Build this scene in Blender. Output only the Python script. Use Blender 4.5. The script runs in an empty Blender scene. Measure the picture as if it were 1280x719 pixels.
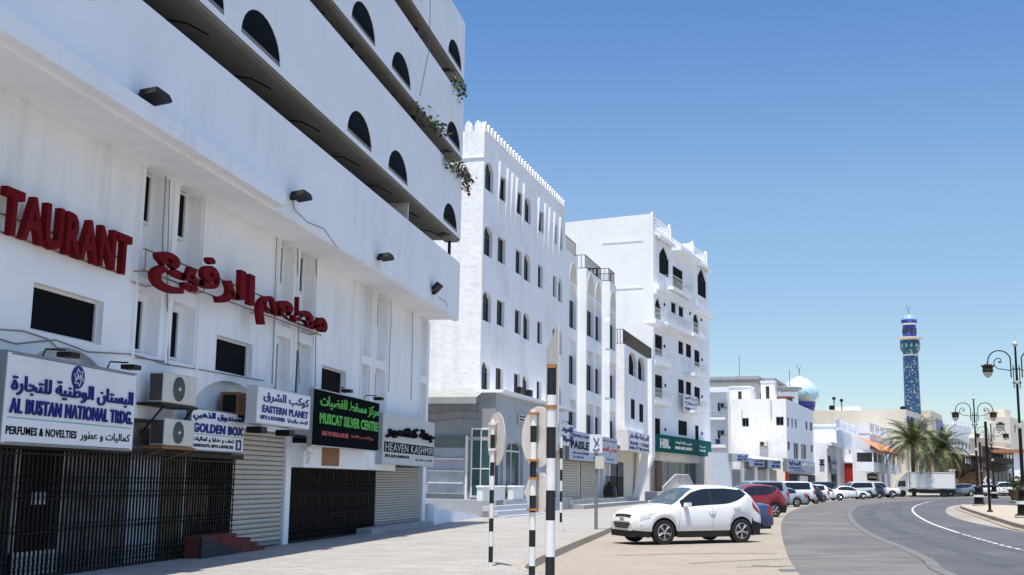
import bpy, math, random, unicodedata
from mathutils import Vector, Matrix
random.seed(7)
SC = bpy.context.scene
COL = SC.collection
rad = math.radians

# ------------------------------------------------------------------ camera, world, sun, exposure
PW, PH, FPX = 1280.0, 719.0, 1450.0
CXP, CYP = 640.0, 359.5
def kr(px, py): return Vector(((px - CXP) / FPX, (py - CYP) / FPX, 1.0))
_yv = kr(908, 604.5).normalized()
_h2 = kr(1908, 604.5 + 1000 * math.tan(rad(.85)))
_up = _h2.cross(_yv).normalized()
if _up.y > 0: _up = -_up
_xv = _yv.cross(_up)
R3 = Matrix((_xv, _yv, _up))                 # world = R3 @ camera(x right, y down, z forward)
EYE = Vector((0, 0, 1.7))
camd = bpy.data.cameras.new('camera'); cam = bpy.data.objects.new('camera', camd); COL.objects.link(cam)
_cx, _cy, _cz = R3 @ Vector((1, 0, 0)), R3 @ Vector((0, -1, 0)), R3 @ Vector((0, 0, -1))
cam.matrix_world = Matrix(((_cx.x, _cy.x, _cz.x, EYE.x), (_cx.y, _cy.y, _cz.y, EYE.y), (_cx.z, _cy.z, _cz.z, EYE.z), (0, 0, 0, 1)))
camd.sensor_width = 36.0; camd.lens = 36.0 * FPX / PW; camd.clip_start = 0.1; camd.clip_end = 6000
SC.camera = cam

SUN_EL, SUN_AZ = 76.0, 5.2                    # azimuth: from straight behind the camera (-Y) towards -X
sdir = Vector((-math.sin(rad(SUN_AZ)) * math.cos(rad(SUN_EL)), -math.cos(rad(SUN_AZ)) * math.cos(rad(SUN_EL)), math.sin(rad(SUN_EL))))
W = bpy.data.worlds.new('World'); SC.world = W; W.use_nodes = True
nt = W.node_tree; bg = nt.nodes['Background']
sky = nt.nodes.new('ShaderNodeTexSky'); sky.sky_type = 'NISHITA'; sky.sun_disc = False
sky.sun_elevation = rad(SUN_EL); sky.sun_rotation = math.atan2(sdir.x, sdir.y)
sky.air_density = 1.0; sky.dust_density = 0.15; sky.ozone_density = 1.0; sky.altitude = 0
tcw = nt.nodes.new('ShaderNodeTexCoord'); sxw = nt.nodes.new('ShaderNodeSeparateXYZ'); nt.links.new(tcw.outputs['Generated'], sxw.inputs[0])
crw = nt.nodes.new('ShaderNodeValToRGB'); nt.links.new(sxw.outputs[2], crw.inputs[0]); ew = crw.color_ramp.elements      # clearer, deeper blue air higher up
ew[0].position = 0.0; ew[0].color = (.455, .49, .53, 1); ew[1].position = 1.0; ew[1].color = (1, 1, 1, 1)
_e = ew.new(.14); _e.color = (.465, .51, .55, 1); _e = ew.new(.24); _e.color = (.52, .575, .61, 1); _e = ew.new(.40); _e.color = (.345, .50, .66, 1); _e = ew.new(.52); _e.color = (.9, .94, .97, 1)
mxw = nt.nodes.new('ShaderNodeMix'); mxw.data_type = 'RGBA'; mxw.blend_type = 'MULTIPLY'; mxw.inputs[0].default_value = 1
nt.links.new(sky.outputs[0], mxw.inputs[6]); nt.links.new(crw.outputs[0], mxw.inputs[7]); nt.links.new(mxw.outputs[2], bg.inputs[0]); bg.inputs[1].default_value = 0.15
sl = bpy.data.lights.new('sun', 'SUN'); sl.energy = 4.1; sl.angle = rad(.53); sl.color = (1.0, .935, .84)
so = bpy.data.objects.new('sun', sl); COL.objects.link(so)
so.rotation_euler = sdir.to_track_quat('Z', 'Y').to_euler(); so.location = (0, 0, 60)
vs = SC.view_settings; vs.view_transform = 'Standard'; vs.look = 'None'; vs.exposure = 0.72; vs.gamma = 1.0; vs.use_curve_mapping = False
SC.cycles.max_bounces = 8; SC.cycles.diffuse_bounces = 4; SC.cycles.transparent_max_bounces = 8

# ------------------------------------------------------------------ helpers
GX, GY = 0.014817, 0.00033                    # the street rises gently to the right
def gz(x, y, d=0.0): return GX * x + GY * y + d
def ray(px, py): return R3 @ kr(px, py)
def gnd(px, py, dz=0.0):
    d = ray(px, py); t = (dz - 1.7) / (d.z - GX * d.x - GY * d.y); return EYE + d * t
def xat(px, Y, py=615):
    d = ray(px, py); return d.x / d.y * Y
def zat(px, py, Y):
    d = ray(px, py); return 1.7 + d.z / d.y * Y

class MB:
    def __init__(s): s.v = []; s.f = []
    def add(s, vs, fs, M=None):
        b = len(s.v)
        s.v += [tuple(M @ Vector(v)) if M else tuple(v) for v in vs]
        s.f += [tuple(i + b for i in f) for f in fs]; return s
    def quad(s, a, b, c, d): return s.add([a, b, c, d], [(0, 1, 2, 3)])
    def box(s, x0, x1, y0, y1, z0, z1, M=None):
        vs = [(x0, y0, z0), (x1, y0, z0), (x1, y1, z0), (x0, y1, z0), (x0, y0, z1), (x1, y0, z1), (x1, y1, z1), (x0, y1, z1)]
        return s.add(vs, [(0, 3, 2, 1), (4, 5, 6, 7), (0, 1, 5, 4), (1, 2, 6, 5), (2, 3, 7, 6), (3, 0, 4, 7)], M)
    def bbox(s, x0, x1, y0, y1, z0, z1, c=.02, M=None):   # box with chamfered edges
        pts = []
        for zz, k in ((z0, c), (z0 + c, 0), (z1 - c, 0), (z1, c)):
            a = c + k
            pts.append([(x0 + a, y0 + k, zz), (x1 - a, y0 + k, zz), (x1 - k, y0 + a, zz), (x1 - k, y1 - a, zz),
                        (x1 - a, y1 - k, zz), (x0 + a, y1 - k, zz), (x0 + k, y1 - a, zz), (x0 + k, y0 + a, zz)])
        vs = [p for r in pts for p in r]; fs = [tuple(range(7, -1, -1)), tuple(range(24, 32))]
        for r in range(3):
            for i in range(8):
                j = (i + 1) % 8; fs.append((r * 8 + i, r * 8 + j, r * 8 + 8 + j, r * 8 + 8 + i))
        return s.add(vs, fs, M)
    def prism(s, poly, a0, a1, axis='x', M=None):          # polygon in the two other axes, extruded along axis
        n = len(poly)
        def P(p, a): return {'x': (a, p[0], p[1]), 'y': (p[0], a, p[1]), 'z': (p[0], p[1], a)}[axis]
        vs = [P(p, a0) for p in poly] + [P(p, a1) for p in poly]
        fs = [tuple(range(n - 1, -1, -1)), tuple(range(n, 2 * n))] + [(i, (i + 1) % n, n + (i + 1) % n, n + i) for i in range(n)]
        return s.add(vs, fs, M)
    def tube(s, pts, r, n=6, cap=True, M=None):
        pts = [Vector(p) for p in pts]; rs = r if isinstance(r, (list, tuple)) else [r] * len(pts)
        vs = []; fs = []; up = None
        for i, p in enumerate(pts):
            d = (pts[min(i + 1, len(pts) - 1)] - pts[max(i - 1, 0)]).normalized()
            if up is None: up = Vector((0, 0, 1)) if abs(d.z) < .9 else Vector((1, 0, 0))
            a = d.cross(up)
            if a.length < 1e-5: a = d.cross(Vector((0, 1, 0)))
            a.normalize(); b = a.cross(d); up = b
            for k in range(n):
                t = 2 * math.pi * k / n; vs.append(p + (a * math.cos(t) + b * math.sin(t)) * rs[i])
        for i in range(len(pts) - 1):
            for k in range(n):
                k2 = (k + 1) % n; fs.append((i * n + k, i * n + k2, (i + 1) * n + k2, (i + 1) * n + k))
        if cap: fs += [tuple(range(n - 1, -1, -1)), tuple(range((len(pts) - 1) * n, len(pts) * n))]
        return s.add(vs, fs, M)
    def lathe(s, prof, n=16, cx=0, cy=0, M=None):          # prof: (r, z) from bottom to top
        vs = []; fs = []
        for r, z in prof:
            for k in range(n):
                t = 2 * math.pi * k / n; vs.append((cx + max(r, 1e-4) * math.cos(t), cy + max(r, 1e-4) * math.sin(t), z))
        m = len(prof)
        for i in range(m - 1):
            for k in range(n):
                k2 = (k + 1) % n; fs.append((i * n + k, i * n + k2, (i + 1) * n + k2, (i + 1) * n + k))
        fs += [tuple(range(n - 1, -1, -1)), tuple(range((m - 1) * n, m * n))]
        return s.add(vs, fs, M)
    def build(s, name, mat, parent=None, smooth=None, loc=None):
        me = bpy.data.meshes.new(name); me.from_pydata(s.v, [], s.f); me.update()
        if mat: me.materials.append(mat)
        if smooth is not None:
            me.polygons.foreach_set('use_smooth', [True] * len(me.polygons)); me.set_sharp_from_angle(angle=rad(smooth))
        o = bpy.data.objects.new(name, me); COL.objects.link(o)
        if parent: o.parent = parent
        if loc: o.location = loc
        return o

def build_each(m, name, mat, root, smooth=None):      # every loose piece of a builder becomes a part of its own
    par = list(range(len(m.v)))
    def find(i):
        while par[i] != i: par[i] = par[par[i]]; i = par[i]
        return i
    for f in m.f:
        for i in f[1:]: par[find(i)] = find(f[0])
    grp = {}
    for f in m.f: grp.setdefault(find(f[0]), []).append(f)
    out = []
    for fs in grp.values():
        ids = sorted({i for f in fs for i in f}); ix = {v: k for k, v in enumerate(ids)}; b = MB()
        b.v = [m.v[i] for i in ids]; b.f = [tuple(ix[i] for i in f) for f in fs]; out.append(b.build(name, mat, root, smooth))
    return out
def tag(o, label, cat, group=None, kind=None):
    if label: o['label'] = label
    if cat: o['category'] = cat
    if group: o['group'] = group
    if kind: o['kind'] = kind
    return o
def thing(name, label, cat, loc=(0, 0, 0), rot=0.0, group=None):
    o = bpy.data.objects.new(name, None); COL.objects.link(o); o.empty_display_size = .3
    o.location = loc; o.rotation_euler = (0, 0, rot); return tag(o, label, cat, group)
def structure(o): o['kind'] = 'structure'; return o
def copy_tree(o, parent=None):
    c = o.copy(); COL.objects.link(c); c.parent = parent
    for ch in o.children: copy_tree(ch, c)
    return c

# ------------------------------------------------------------------ materials (all procedural)
_M = {}
def mat(name, col, rough=.7, metal=0.0, var=.12, vscale=1.5, bump=0.0, bscale=40.0, streak=0.0, spec=.4, grime=(.28, .25, .21), coat=0.0):
    if name in _M: return _M[name]
    m = bpy.data.materials.new(name); m.use_nodes = True; n = m.node_tree.nodes; L = m.node_tree.links
    b = n['Principled BSDF']; b.inputs['Roughness'].default_value = rough; b.inputs['Metallic'].default_value = metal
    b.inputs['Specular IOR Level'].default_value = spec; b.inputs['Coat Weight'].default_value = coat
    b.inputs['Coat Roughness'].default_value = .06
    c4 = (*col, 1); geo = n.new('ShaderNodeNewGeometry')
    out = None
    if var > 0:
        no = n.new('ShaderNodeTexNoise'); no.inputs['Scale'].default_value = vscale; no.inputs['Detail'].default_value = 6; no.inputs['Roughness'].default_value = .65
        L.new(geo.outputs['Position'], no.inputs['Vector'])
        mr = n.new('ShaderNodeMapRange'); mr.inputs[1].default_value = .3; mr.inputs[2].default_value = .7
        mr.inputs[3].default_value = 1 - var; mr.inputs[4].default_value = 1 + var * .55; L.new(no.outputs[0], mr.inputs[0])
        mx = n.new('ShaderNodeMix'); mx.data_type = 'RGBA'; mx.blend_type = 'MULTIPLY'; mx.inputs[0].default_value = 1
        mx.inputs[6].default_value = c4; L.new(mr.outputs[0], mx.inputs[7]); out = mx.outputs[2]
    if streak > 0:
        mp = n.new('ShaderNodeMapping'); mp.inputs['Scale'].default_value = (2.6, 2.6, .28); L.new(geo.outputs['Position'], mp.inputs[0])
        n2 = n.new('ShaderNodeTexNoise'); n2.inputs['Scale'].default_value = 1.0; n2.inputs['Detail'].default_value = 8; n2.inputs['Roughness'].default_value = .72
        L.new(mp.outputs[0], n2.inputs['Vector'])
        n3 = n.new('ShaderNodeTexNoise'); n3.inputs['Scale'].default_value = .35; n3.inputs['Detail'].default_value = 4; L.new(geo.outputs['Position'], n3.inputs['Vector'])
        mu = n.new('ShaderNodeMath'); mu.operation = 'MULTIPLY'; L.new(n2.outputs[0], mu.inputs[0]); L.new(n3.outputs[0], mu.inputs[1])
        m2 = n.new('ShaderNodeMapRange'); m2.inputs[1].default_value = .25; m2.inputs[2].default_value = .46; m2.inputs[3].default_value = 0; m2.inputs[4].default_value = streak
        L.new(mu.outputs[0], m2.inputs[0])
        mx2 = n.new('ShaderNodeMix'); mx2.data_type = 'RGBA'; mx2.inputs[7].default_value = (*grime, 1); L.new(m2.outputs[0], mx2.inputs[0])
        if out: L.new(out, mx2.inputs[6])
        else: mx2.inputs[6].default_value = c4
        out = mx2.outputs[2]
    if out: L.new(out, b.inputs['Base Color'])
    else: b.inputs['Base Color'].default_value = c4
    if bump > 0:
        nb = n.new('ShaderNodeTexNoise'); nb.inputs['Scale'].default_value = bscale; nb.inputs['Detail'].default_value = 5
        L.new(geo.outputs['Position'], nb.inputs['Vector'])
        bp = n.new('ShaderNodeBump'); bp.inputs['Strength'].default_value = bump; bp.inputs['Distance'].default_value = .02
        L.new(nb.outputs[0], bp.inputs['Height']); L.new(bp.outputs[0], b.inputs['Normal'])
    _M[name] = m; return m

def brick(name, c1, c2, mortar, bw, bh, msize=.008, rot=0.0, patch=.25, patchcol=(.2, .18, .16), rough=.85, pscale=.25, bump=.25):
    m = bpy.data.materials.new(name); m.use_nodes = True; n = m.node_tree.nodes; L = m.node_tree.links
    b = n['Principled BSDF']; b.inputs['Roughness'].default_value = rough; b.inputs['Specular IOR Level'].default_value = .25
    geo = n.new('ShaderNodeNewGeometry'); mp = n.new('ShaderNodeMapping'); mp.inputs['Rotation'].default_value = (0, 0, rot)
    L.new(geo.outputs['Position'], mp.inputs[0])
    br = n.new('ShaderNodeTexBrick'); br.inputs['Color1'].default_value = (*c1, 1); br.inputs['Color2'].default_value = (*c2, 1); br.inputs['Mortar'].default_value = (*mortar, 1)
    br.inputs['Scale'].default_value = 1; br.inputs['Brick Width'].default_value = bw; br.inputs['Row Height'].default_value = bh
    br.inputs['Mortar Size'].default_value = msize; br.inputs['Bias'].default_value = -.1
    L.new(mp.outputs[0], br.inputs['Vector'])
    outs = br.outputs[0]
    for sc, lo, hi, amt, st in ((pscale, .42, .68, patch, (1, 1, 1)), (2.2, .48, .75, patch * .8, (1, 1, 1)), (.5, .5, .7, patch * .8, (.25, 2.2, 1))):
        ms = n.new('ShaderNodeMapping'); ms.inputs['Scale'].default_value = st; ms.inputs['Rotation'].default_value = (0, 0, .5); L.new(geo.outputs['Position'], ms.inputs[0])
        no = n.new('ShaderNodeTexNoise'); no.inputs['Scale'].default_value = sc; no.inputs['Detail'].default_value = 7; no.inputs['Roughness'].default_value = .68
        L.new(ms.outputs[0], no.inputs['Vector'])
        mr = n.new('ShaderNodeMapRange'); mr.inputs[1].default_value = lo; mr.inputs[2].default_value = hi; mr.inputs[4].default_value = amt; L.new(no.outputs[0], mr.inputs[0])
        mx = n.new('ShaderNodeMix'); mx.data_type = 'RGBA'; mx.inputs[7].default_value = (*patchcol, 1); L.new(mr.outputs[0], mx.inputs[0]); L.new(outs, mx.inputs[6]); outs = mx.outputs[2]
    L.new(outs, b.inputs['Base Color'])
    bp = n.new('ShaderNodeBump'); bp.inputs['Strength'].default_value = bump; bp.inputs['Distance'].default_value = .01
    L.new(br.outputs['Fac'], bp.inputs['Height']); bp.invert = True; L.new(bp.outputs[0], b.inputs['Normal'])
    _M[name] = m; return m

WHITE = mat('white_plaster', (.875, .885, .905), .75, var=.05, vscale=.6, bump=.3, bscale=9, streak=.30)
WHITE2 = mat('white_plaster_clean', (.875, .885, .905), .7, var=.04, vscale=.8, bump=.2, bscale=14, streak=.15)
ROUGHW = mat('rough_white_plaster', (.87, .86, .845), .9, var=.07, vscale=1.5, bump=1.0, bscale=4, streak=.28)
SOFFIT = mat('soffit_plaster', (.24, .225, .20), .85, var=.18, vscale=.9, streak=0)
CREAM = mat('cream_plaster', (.70, .64, .53), .8, var=.08, vscale=.5, bump=.2, bscale=8, streak=.2)
BEIGE = mat('beige_plaster', (.72, .65, .53), .8, var=.08, vscale=.5, streak=.2)
GREYP = mat('grey_plaster', (.36, .36, .37), .8, var=.15, vscale=1.2, streak=.4)
BLACK = mat('black_metal', (.013, .011, .010), .5, var=.2, vscale=8, spec=.15)
DARK = mat('dark_interior', (.03, .03, .035), .8, var=.3, vscale=2)
DKSCREEN = mat('dark_insect_screen', (.006, .007, .009), .7, var=.2, vscale=3, spec=.05)
GLASS = mat('dark_window_glass', (.010, .012, .016), .12, var=.3, vscale=.8, spec=.10)
GLASSG = mat('green_shop_glass', (.04, .085, .092), .08, var=.4, vscale=1.0, spec=.3)
GLASSB = mat('pale_window_glass', (.22, .28, .30), .1, var=.25, vscale=1.0, spec=.7)
BROWNF = mat('brown_window_frame', (.07, .05, .035), .45, var=.1)
WFRAME = mat('white_frame', (.72, .72, .70), .4, var=.05)
ALU = mat('aluminium', (.45, .46, .47), .35, .7, var=.1)
GREYM = mat('grey_painted_steel', (.20, .21, .22), .45, var=.12, vscale=5)
WPAINT = mat('white_paint', (.80, .79, .76), .5, var=.1, vscale=6, streak=.2)
BPAINT = mat('black_paint', (.016, .016, .018), .42, var=.2, vscale=9)
RUST = mat('rusty_steel', (.42, .20, .07), .8, var=.4, vscale=14)
PLATE = mat('weathered_white_sign_back', (.74, .70, .65), .6, var=.16, vscale=3.5, streak=.2)
RED = mat('red_sign_letters', (.155, .009, .014), .8, var=.25, vscale=2.5, spec=.05)
REDS = mat('dark_red_sides', (.10, .008, .01), .6, var=.2)
SIGNW = mat('white_sign_face', (.74, .75, .77), .4, var=.05, vscale=2, streak=.12)
SIGNG = mat('grey_sign_face', (.50, .51, .52), .45, var=.08, streak=.2)
SIGNK = mat('black_sign_face', (.005, .007, .010), .9, var=.2, spec=.02)
SIGNB = mat('blue_grey_sign_face', (.42, .50, .60), .45, var=.08, streak=.15)
NAVY = mat('navy_letters', (.014, .022, .19), .5, var=.1, spec=.15)
NAVYD = mat('black_letters', (.006, .006, .009), .8, var=.1, spec=.04)
GREENL = mat('green_letters', (.05, .42, .03), .4, var=.1)
REDL = mat('bright_red_letters', (.45, .03, .025), .4, var=.1)
TEAL = mat('teal_sign_face', (.006, .095, .088), .8, var=.08, spec=.05)
TEALL = mat('cyan_line', (.1, .35, .42), .5, var=.05)
TANF = mat('brown_panel', (.26, .12, .05), .7, var=.2, vscale=6)
SHUT = mat('cream_shutter', (.50, .46, .39), .55, var=.1, vscale=1.2, streak=.35)
SHUTG = mat('grey_shutter', (.34, .34, .34), .5, var=.1, streak=.3)
ACW = mat('ac_casing', (.60, .58, .52), .5, var=.1, vscale=3, streak=.3)
TILER = brick('red_step_tile', (.17, .02, .018), (.11, .014, .014), (.04, .012, .01), .2, .1, .006)
BLUEG = mat('dark_blue_grey_render', (.018, .026, .036), .7, var=.15)
KERBM = mat('kerb_concrete', (.33, .29, .24), .85, var=.25, vscale=3, bump=.4, bscale=30)
PAVE = brick('pavement_blocks', (.38, .364, .344), (.315, .302, .285), (.22, .21, .195), .4, .2, .012, .12, .6, (.23, .215, .20), pscale=.5)
PARK = brick('parking_blocks', (.365, .32, .262), (.30, .262, .212), (.21, .188, .157), .22, .11, .009, .35, .6, (.235, .205, .165), pscale=.18)
BAND = brick('grey_blocks', (.108, .106, .11), (.074, .074, .079), (.135, .128, .122), .22, .11, .009, .35, .5, (.22, .21, .195), pscale=.3)
ASPH = mat('asphalt', (.096, .098, .105), .8, var=.3, vscale=.28, bump=.3, bscale=160, spec=.3)
GROUND = mat('dusty_ground', (.30, .27, .23), .9, var=.2, vscale=.1)
TILEG = mat('grey_stone_tile', (.36, .38, .42), .5, var=.12, vscale=2.2)
STEPM = mat('step_marble', (.46, .48, .52), .45, var=.1, vscale=3)
WOOD = mat('dark_wood', (.045, .022, .014), .6, var=.25, vscale=4)
BROWNST = mat('brown_stone', (.12, .07, .045), .6, var=.35, vscale=12)
ORANGE = mat('orange_awning', (.58, .25, .12), .7, var=.1)
REDP = mat('red_panel', (.55, .035, .02), .5, var=.08)
AWN = mat('corrugated_sheet', (.36, .38, .36), .5, .3, var=.15, streak=.4)
RUBBER = mat('tyre_rubber', (.018, .018, .019), .85, var=.15)
RIMM = mat('alloy_rim', (.55, .55, .56), .3, .8, var=.05)
CARGL = mat('car_glass', (.008, .010, .014), .04, var=0, spec=.6)
SCRGL = mat('windscreen_glass', (.05, .08, .095), .04, var=.2, vscale=1.5, spec=.9)
PLASTIC = mat('black_plastic', (.018, .018, .02), .55, var=.1)
HEADL = mat('headlight_lens', (.55, .57, .58), .08, var=.2, vscale=9, spec=.8)
TAILL = mat('tail_light', (.35, .012, .015), .15, var=.15, vscale=9, spec=.6)
CHROME = mat('chrome', (.7, .7, .72), .15, 1.0, var=0)
NPLATE = mat('number_plate', (.62, .42, .35), .5, var=.1, vscale=12)
LEAF = mat('palm_leaf', (.125, .155, .04), .55, var=.4, vscale=1.6)
LEAFD = mat('dry_palm_leaf', (.26, .19, .08), .7, var=.3, vscale=2)
TRUNK = mat('palm_trunk', (.16, .11, .07), .9, var=.35, vscale=5, bump=.6, bscale=12)
IVY = mat('vine_leaf', (.045, .075, .022), .6, var=.4, vscale=7)
BLOOM = mat('vine_flower', (.30, .07, .12), .6, var=.3, vscale=9)
CABLE = mat('cable', (.22, .215, .21), .7, var=.1)
CABLEW = mat('white_cable', (.55, .53, .5), .7, var=.1)
GLOBE = mat('lamp_glass', (.55, .52, .47), .25, var=.1, vscale=8)
GOLD = mat('gold_trim', (.55, .42, .2), .4, .4, var=.1)
def carpaint(name, col): return mat('paint_' + name, col, .28, 0.0, var=.03, vscale=2, spec=.5, coat=.8)

def mosaic(name, base, cols, scale, low=None):
    m = bpy.data.materials.new(name); m.use_nodes = True; n = m.node_tree.nodes; L = m.node_tree.links; b = n['Principled BSDF']
    b.inputs['Roughness'].default_value = .3
    tc = n.new('ShaderNodeTexCoord'); vo = n.new('ShaderNodeTexVoronoi'); vo.inputs['Scale'].default_value = scale
    L.new(tc.outputs['Object'], vo.inputs['Vector'])
    cr = n.new('ShaderNodeValToRGB'); cr.color_ramp.interpolation = 'CONSTANT'
    e = cr.color_ramp.elements; e[0].position = 0; e[0].color = (*base, 1); e[1].position = .5; e[1].color = (*cols[0], 1)
    for i, c in enumerate(cols[1:]):
        k = e.new(.5 + .5 * (i + 1) / len(cols)); k.color = (*c, 1)
    sp = n.new('ShaderNodeSeparateColor'); L.new(vo.outputs['Color'], sp.inputs[0]); L.new(sp.outputs[0], cr.inputs[0]); o = cr.outputs[0]
    if low:
        sx = n.new('ShaderNodeSeparateXYZ'); L.new(tc.outputs['Object'], sx.inputs[0])
        no = n.new('ShaderNodeTexNoise'); no.inputs['Scale'].default_value = 3; L.new(tc.outputs['Object'], no.inputs['Vector'])
        ad = n.new('ShaderNodeMath'); L.new(sx.outputs[2], ad.inputs[0]); L.new(no.outputs[0], ad.inputs[1])
        mr = n.new('ShaderNodeMapRange'); mr.inputs[1].default_value = low[0]; mr.inputs[2].default_value = low[1]; L.new(ad.outputs[0], mr.inputs[0])
        mx = n.new('ShaderNodeMix'); mx.data_type = 'RGBA'; L.new(mr.outputs[0], mx.inputs[0]); L.new(o, mx.inputs[6]); mx.inputs[7].default_value = (*low[2], 1); o = mx.outputs[2]
    L.new(o, b.inputs['Base Color']); _M[name] = m; return m
MINTILE = mosaic('minaret_mosaic', (.016, .055, .145), [(.03, .11, .20), (.012, .035, .14), (.022, .07, .17), (.034, .12, .20), (.26, .32, .34), (.02, .08, .22), (.36, .30, .18)], 4.6)
MINTEAL = mosaic('teal_mosaic', (.014, .10, .15), [(.02, .14, .20), (.014, .08, .13), (.35, .4, .4)], 2.2)
MINBLUE = mosaic('blue_mosaic', (.03, .05, .30), [(.04, .08, .4), (.02, .03, .2), (.1, .15, .45)], 2.5)
DOMET = mosaic('dome_mosaic', (.30, .48, .58), [(.10, .30, .50), (.55, .58, .50), (.48, .38, .18), (.2, .42, .55)], 2.6, (2.9, 4.2, (.44, .56, .60)))
PURPT = mosaic('purple_mosaic', (.05, .03, .24), [(.08, .05, .32), (.03, .02, .16)], 2.5)
DOMEB = mat('pale_blue_dome', (.22, .38, .54), .25, var=.12, vscale=3)
BLUET = mat('blue_wall_tile', (.035, .045, .30), .35, var=.15, vscale=3)

# ------------------------------------------------------------------ lettering
_AR = {}
for _cp in range(0xFE70, 0xFEFD):
    _d = unicodedata.decomposition(chr(_cp)).split()
    if len(_d) >= 2 and _d[0] in ('<isolated>', '<initial>', '<medial>', '<final>'):
        _AR.setdefault(tuple(int(x, 16) for x in _d[1:]), {})[_d[0][1:-1]] = chr(_cp)
def arabic(t):
    cs = []; i = 0
    while i < len(t):
        if i + 1 < len(t) and (ord(t[i]), ord(t[i + 1])) in _AR and t[i] == '\u0644': cs.append((ord(t[i]), ord(t[i + 1]))); i += 2
        else: cs.append((ord(t[i]),)); i += 1
    out = []
    for k, c in enumerate(cs):
        if c not in _AR: out.append(chr(c[0])); continue
        f = _AR[c]; pj = k > 0 and 'initial' in _AR.get(cs[k - 1], {}); nj = k + 1 < len(cs) and 'final' in _AR.get(cs[k + 1], {}) and 'initial' in f
        pj = pj and 'final' in f
        out.append(f.get('medial' if pj and nj else 'final' if pj else 'initial' if nj else 'isolated', f.get('isolated')))
    return ''.join(reversed(out))
_TX = {}
def text_geo(t, bold):
    k = (t, bold)
    if k in _TX: return _TX[k]
    c = bpy.data.curves.new('lettering', 'FONT'); c.body = arabic(t) if any(ord(ch) > 0x600 for ch in t) else t
    c.size = 1; c.space_character = 1.0 if any(ord(ch) > 0x600 for ch in t) else 1.10; c.extrude = .5; c.offset = bold; c.resolution_u = 3
    o = bpy.data.objects.new('lettering', c); COL.objects.link(o)
    bpy.context.view_layer.update()
    me = bpy.data.meshes.new_from_object(o.evaluated_get(bpy.context.evaluated_depsgraph_get()))
    vs = [tuple(v.co) for v in me.vertices]; fs = [tuple(p.vertices) for p in me.polygons]
    bpy.data.objects.remove(o); bpy.data.curves.remove(c); bpy.data.meshes.remove(me)
    x0 = min(v[0] for v in vs); x1 = max(v[0] for v in vs); y0 = min(v[1] for v in vs); y1 = max(v[1] for v in vs)
    vs = [((v[0] - x0) / (x1 - x0), (v[1] - y0) / (y1 - y0), v[2] + .5) for v in vs]
    _TX[k] = (vs, fs); return vs, fs
def letters(mb, t, y0, y1, z0, z1, x0, ex, bold=.03):      # facade frame: x outward, y to the right, z up
    vs, fs = text_geo(t, bold)
    mb.add([(x0 + v[2] * ex, y0 + v[0] * (y1 - y0), z0 + v[1] * (z1 - z0)) for v in vs], fs); return mb

# ------------------------------------------------------------------ facades
class Frame:
    def __init__(s, ox, oy, ang): s.o = (ox, oy); s.ang = ang; a = rad(ang); s.n = (math.cos(a), -math.sin(a)); s.t = (math.sin(a), math.cos(a))
    def uz(s, px, py, off=0.0):
        d = ray(px, py); nx, ny = s.n
        k = (nx * s.o[0] + ny * s.o[1] + off) / (nx * d.x + ny * d.y); p = EYE + d * k
        return (p.x - s.o[0]) * s.t[0] + (p.y - s.o[1]) * s.t[1], p.z
    def u(s, px, py, off=0.0): return s.uz(px, py, off)[0]
    def z(s, px, py, off=0.0): return s.uz(px, py, off)[1]
    def at(s, x, u, z): return (s.o[0] + s.n[0] * x + s.t[0] * u, s.o[1] + s.n[1] * x + s.t[1] * u, z)
    @property
    def rot(s): return -rad(s.ang)
    def thing(s, name, label, cat, x=0, u=0, z=0, group=None): return thing(name, label, cat, s.at(x, u, z), s.rot, group)

def arch_pts(u0, u1, zs, zt, n=12, pointed=False):
    um = (u0 + u1) / 2; hw = (u1 - u0) / 2; r = []
    for i in range(n + 1):
        t = math.pi * i / n; c = math.cos(t); h = math.sin(t)
        if pointed: h = (1 - abs(c) ** 1.25) ** .9
        r.append((um + hw * c, zs + (zt - zs) * h))
    return r
def wall(mb, u0, u1, z0, z1, holes, x=0.0, inner=True):
    us = sorted({u0, u1, *[min(max(h[k], u0), u1) for h in holes for k in ('u0', 'u1')]}); zs = sorted({z0, z1, *[min(max(h[k], z0), z1) for h in holes for k in ('z0', 'z1')]})
    for a, b in zip(us, us[1:]):
        for c, d in zip(zs, zs[1:]):
            if b - a < 1e-6 or d - c < 1e-6: continue
            um, zm = (a + b) / 2, (c + d) / 2
            if any(h['u0'] < um < h['u1'] and h['z0'] < zm < h['z1'] for h in holes): continue
            mb.quad((x, a, c), (x, b, c), (x, b, d), (x, a, d))
    for h in holes:
        a, b, c, d = h['u0'], h['u1'], h['z0'], h['z1']; dp = h.get('d', .25); r = h.get('arch', 0)
        if r:
            sp = d - r; ap = arch_pts(a, b, sp, d, 12, h.get('pointed', False))
            k = len(ap) // 2
            for i in range(len(ap) - 1):
                cr = (b, d) if i < k else (a, d)
                mb.add([(x, *ap[i]), (x, *cr), (x, *ap[i + 1])], [(0, 1, 2)])
                p, q = ap[i], ap[i + 1]; mb.quad((x, *p), (x, *q), (x - dp, *q), (x - dp, *p))
            top = sp
        else:
            top = d; mb.quad((x, b, d), (x, a, d), (x - dp, a, d), (x - dp, b, d))
        mb.quad((x, a, top), (x, a, c), (x - dp, a, c), (x - dp, a, top))
        mb.quad((x, b, c), (x, b, top), (x - dp, b, top), (x - dp, b, c))
        mb.quad((x, a, c), (x, b, c), (x - dp, b, c), (x - dp, a, c))
    return mb
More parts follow.
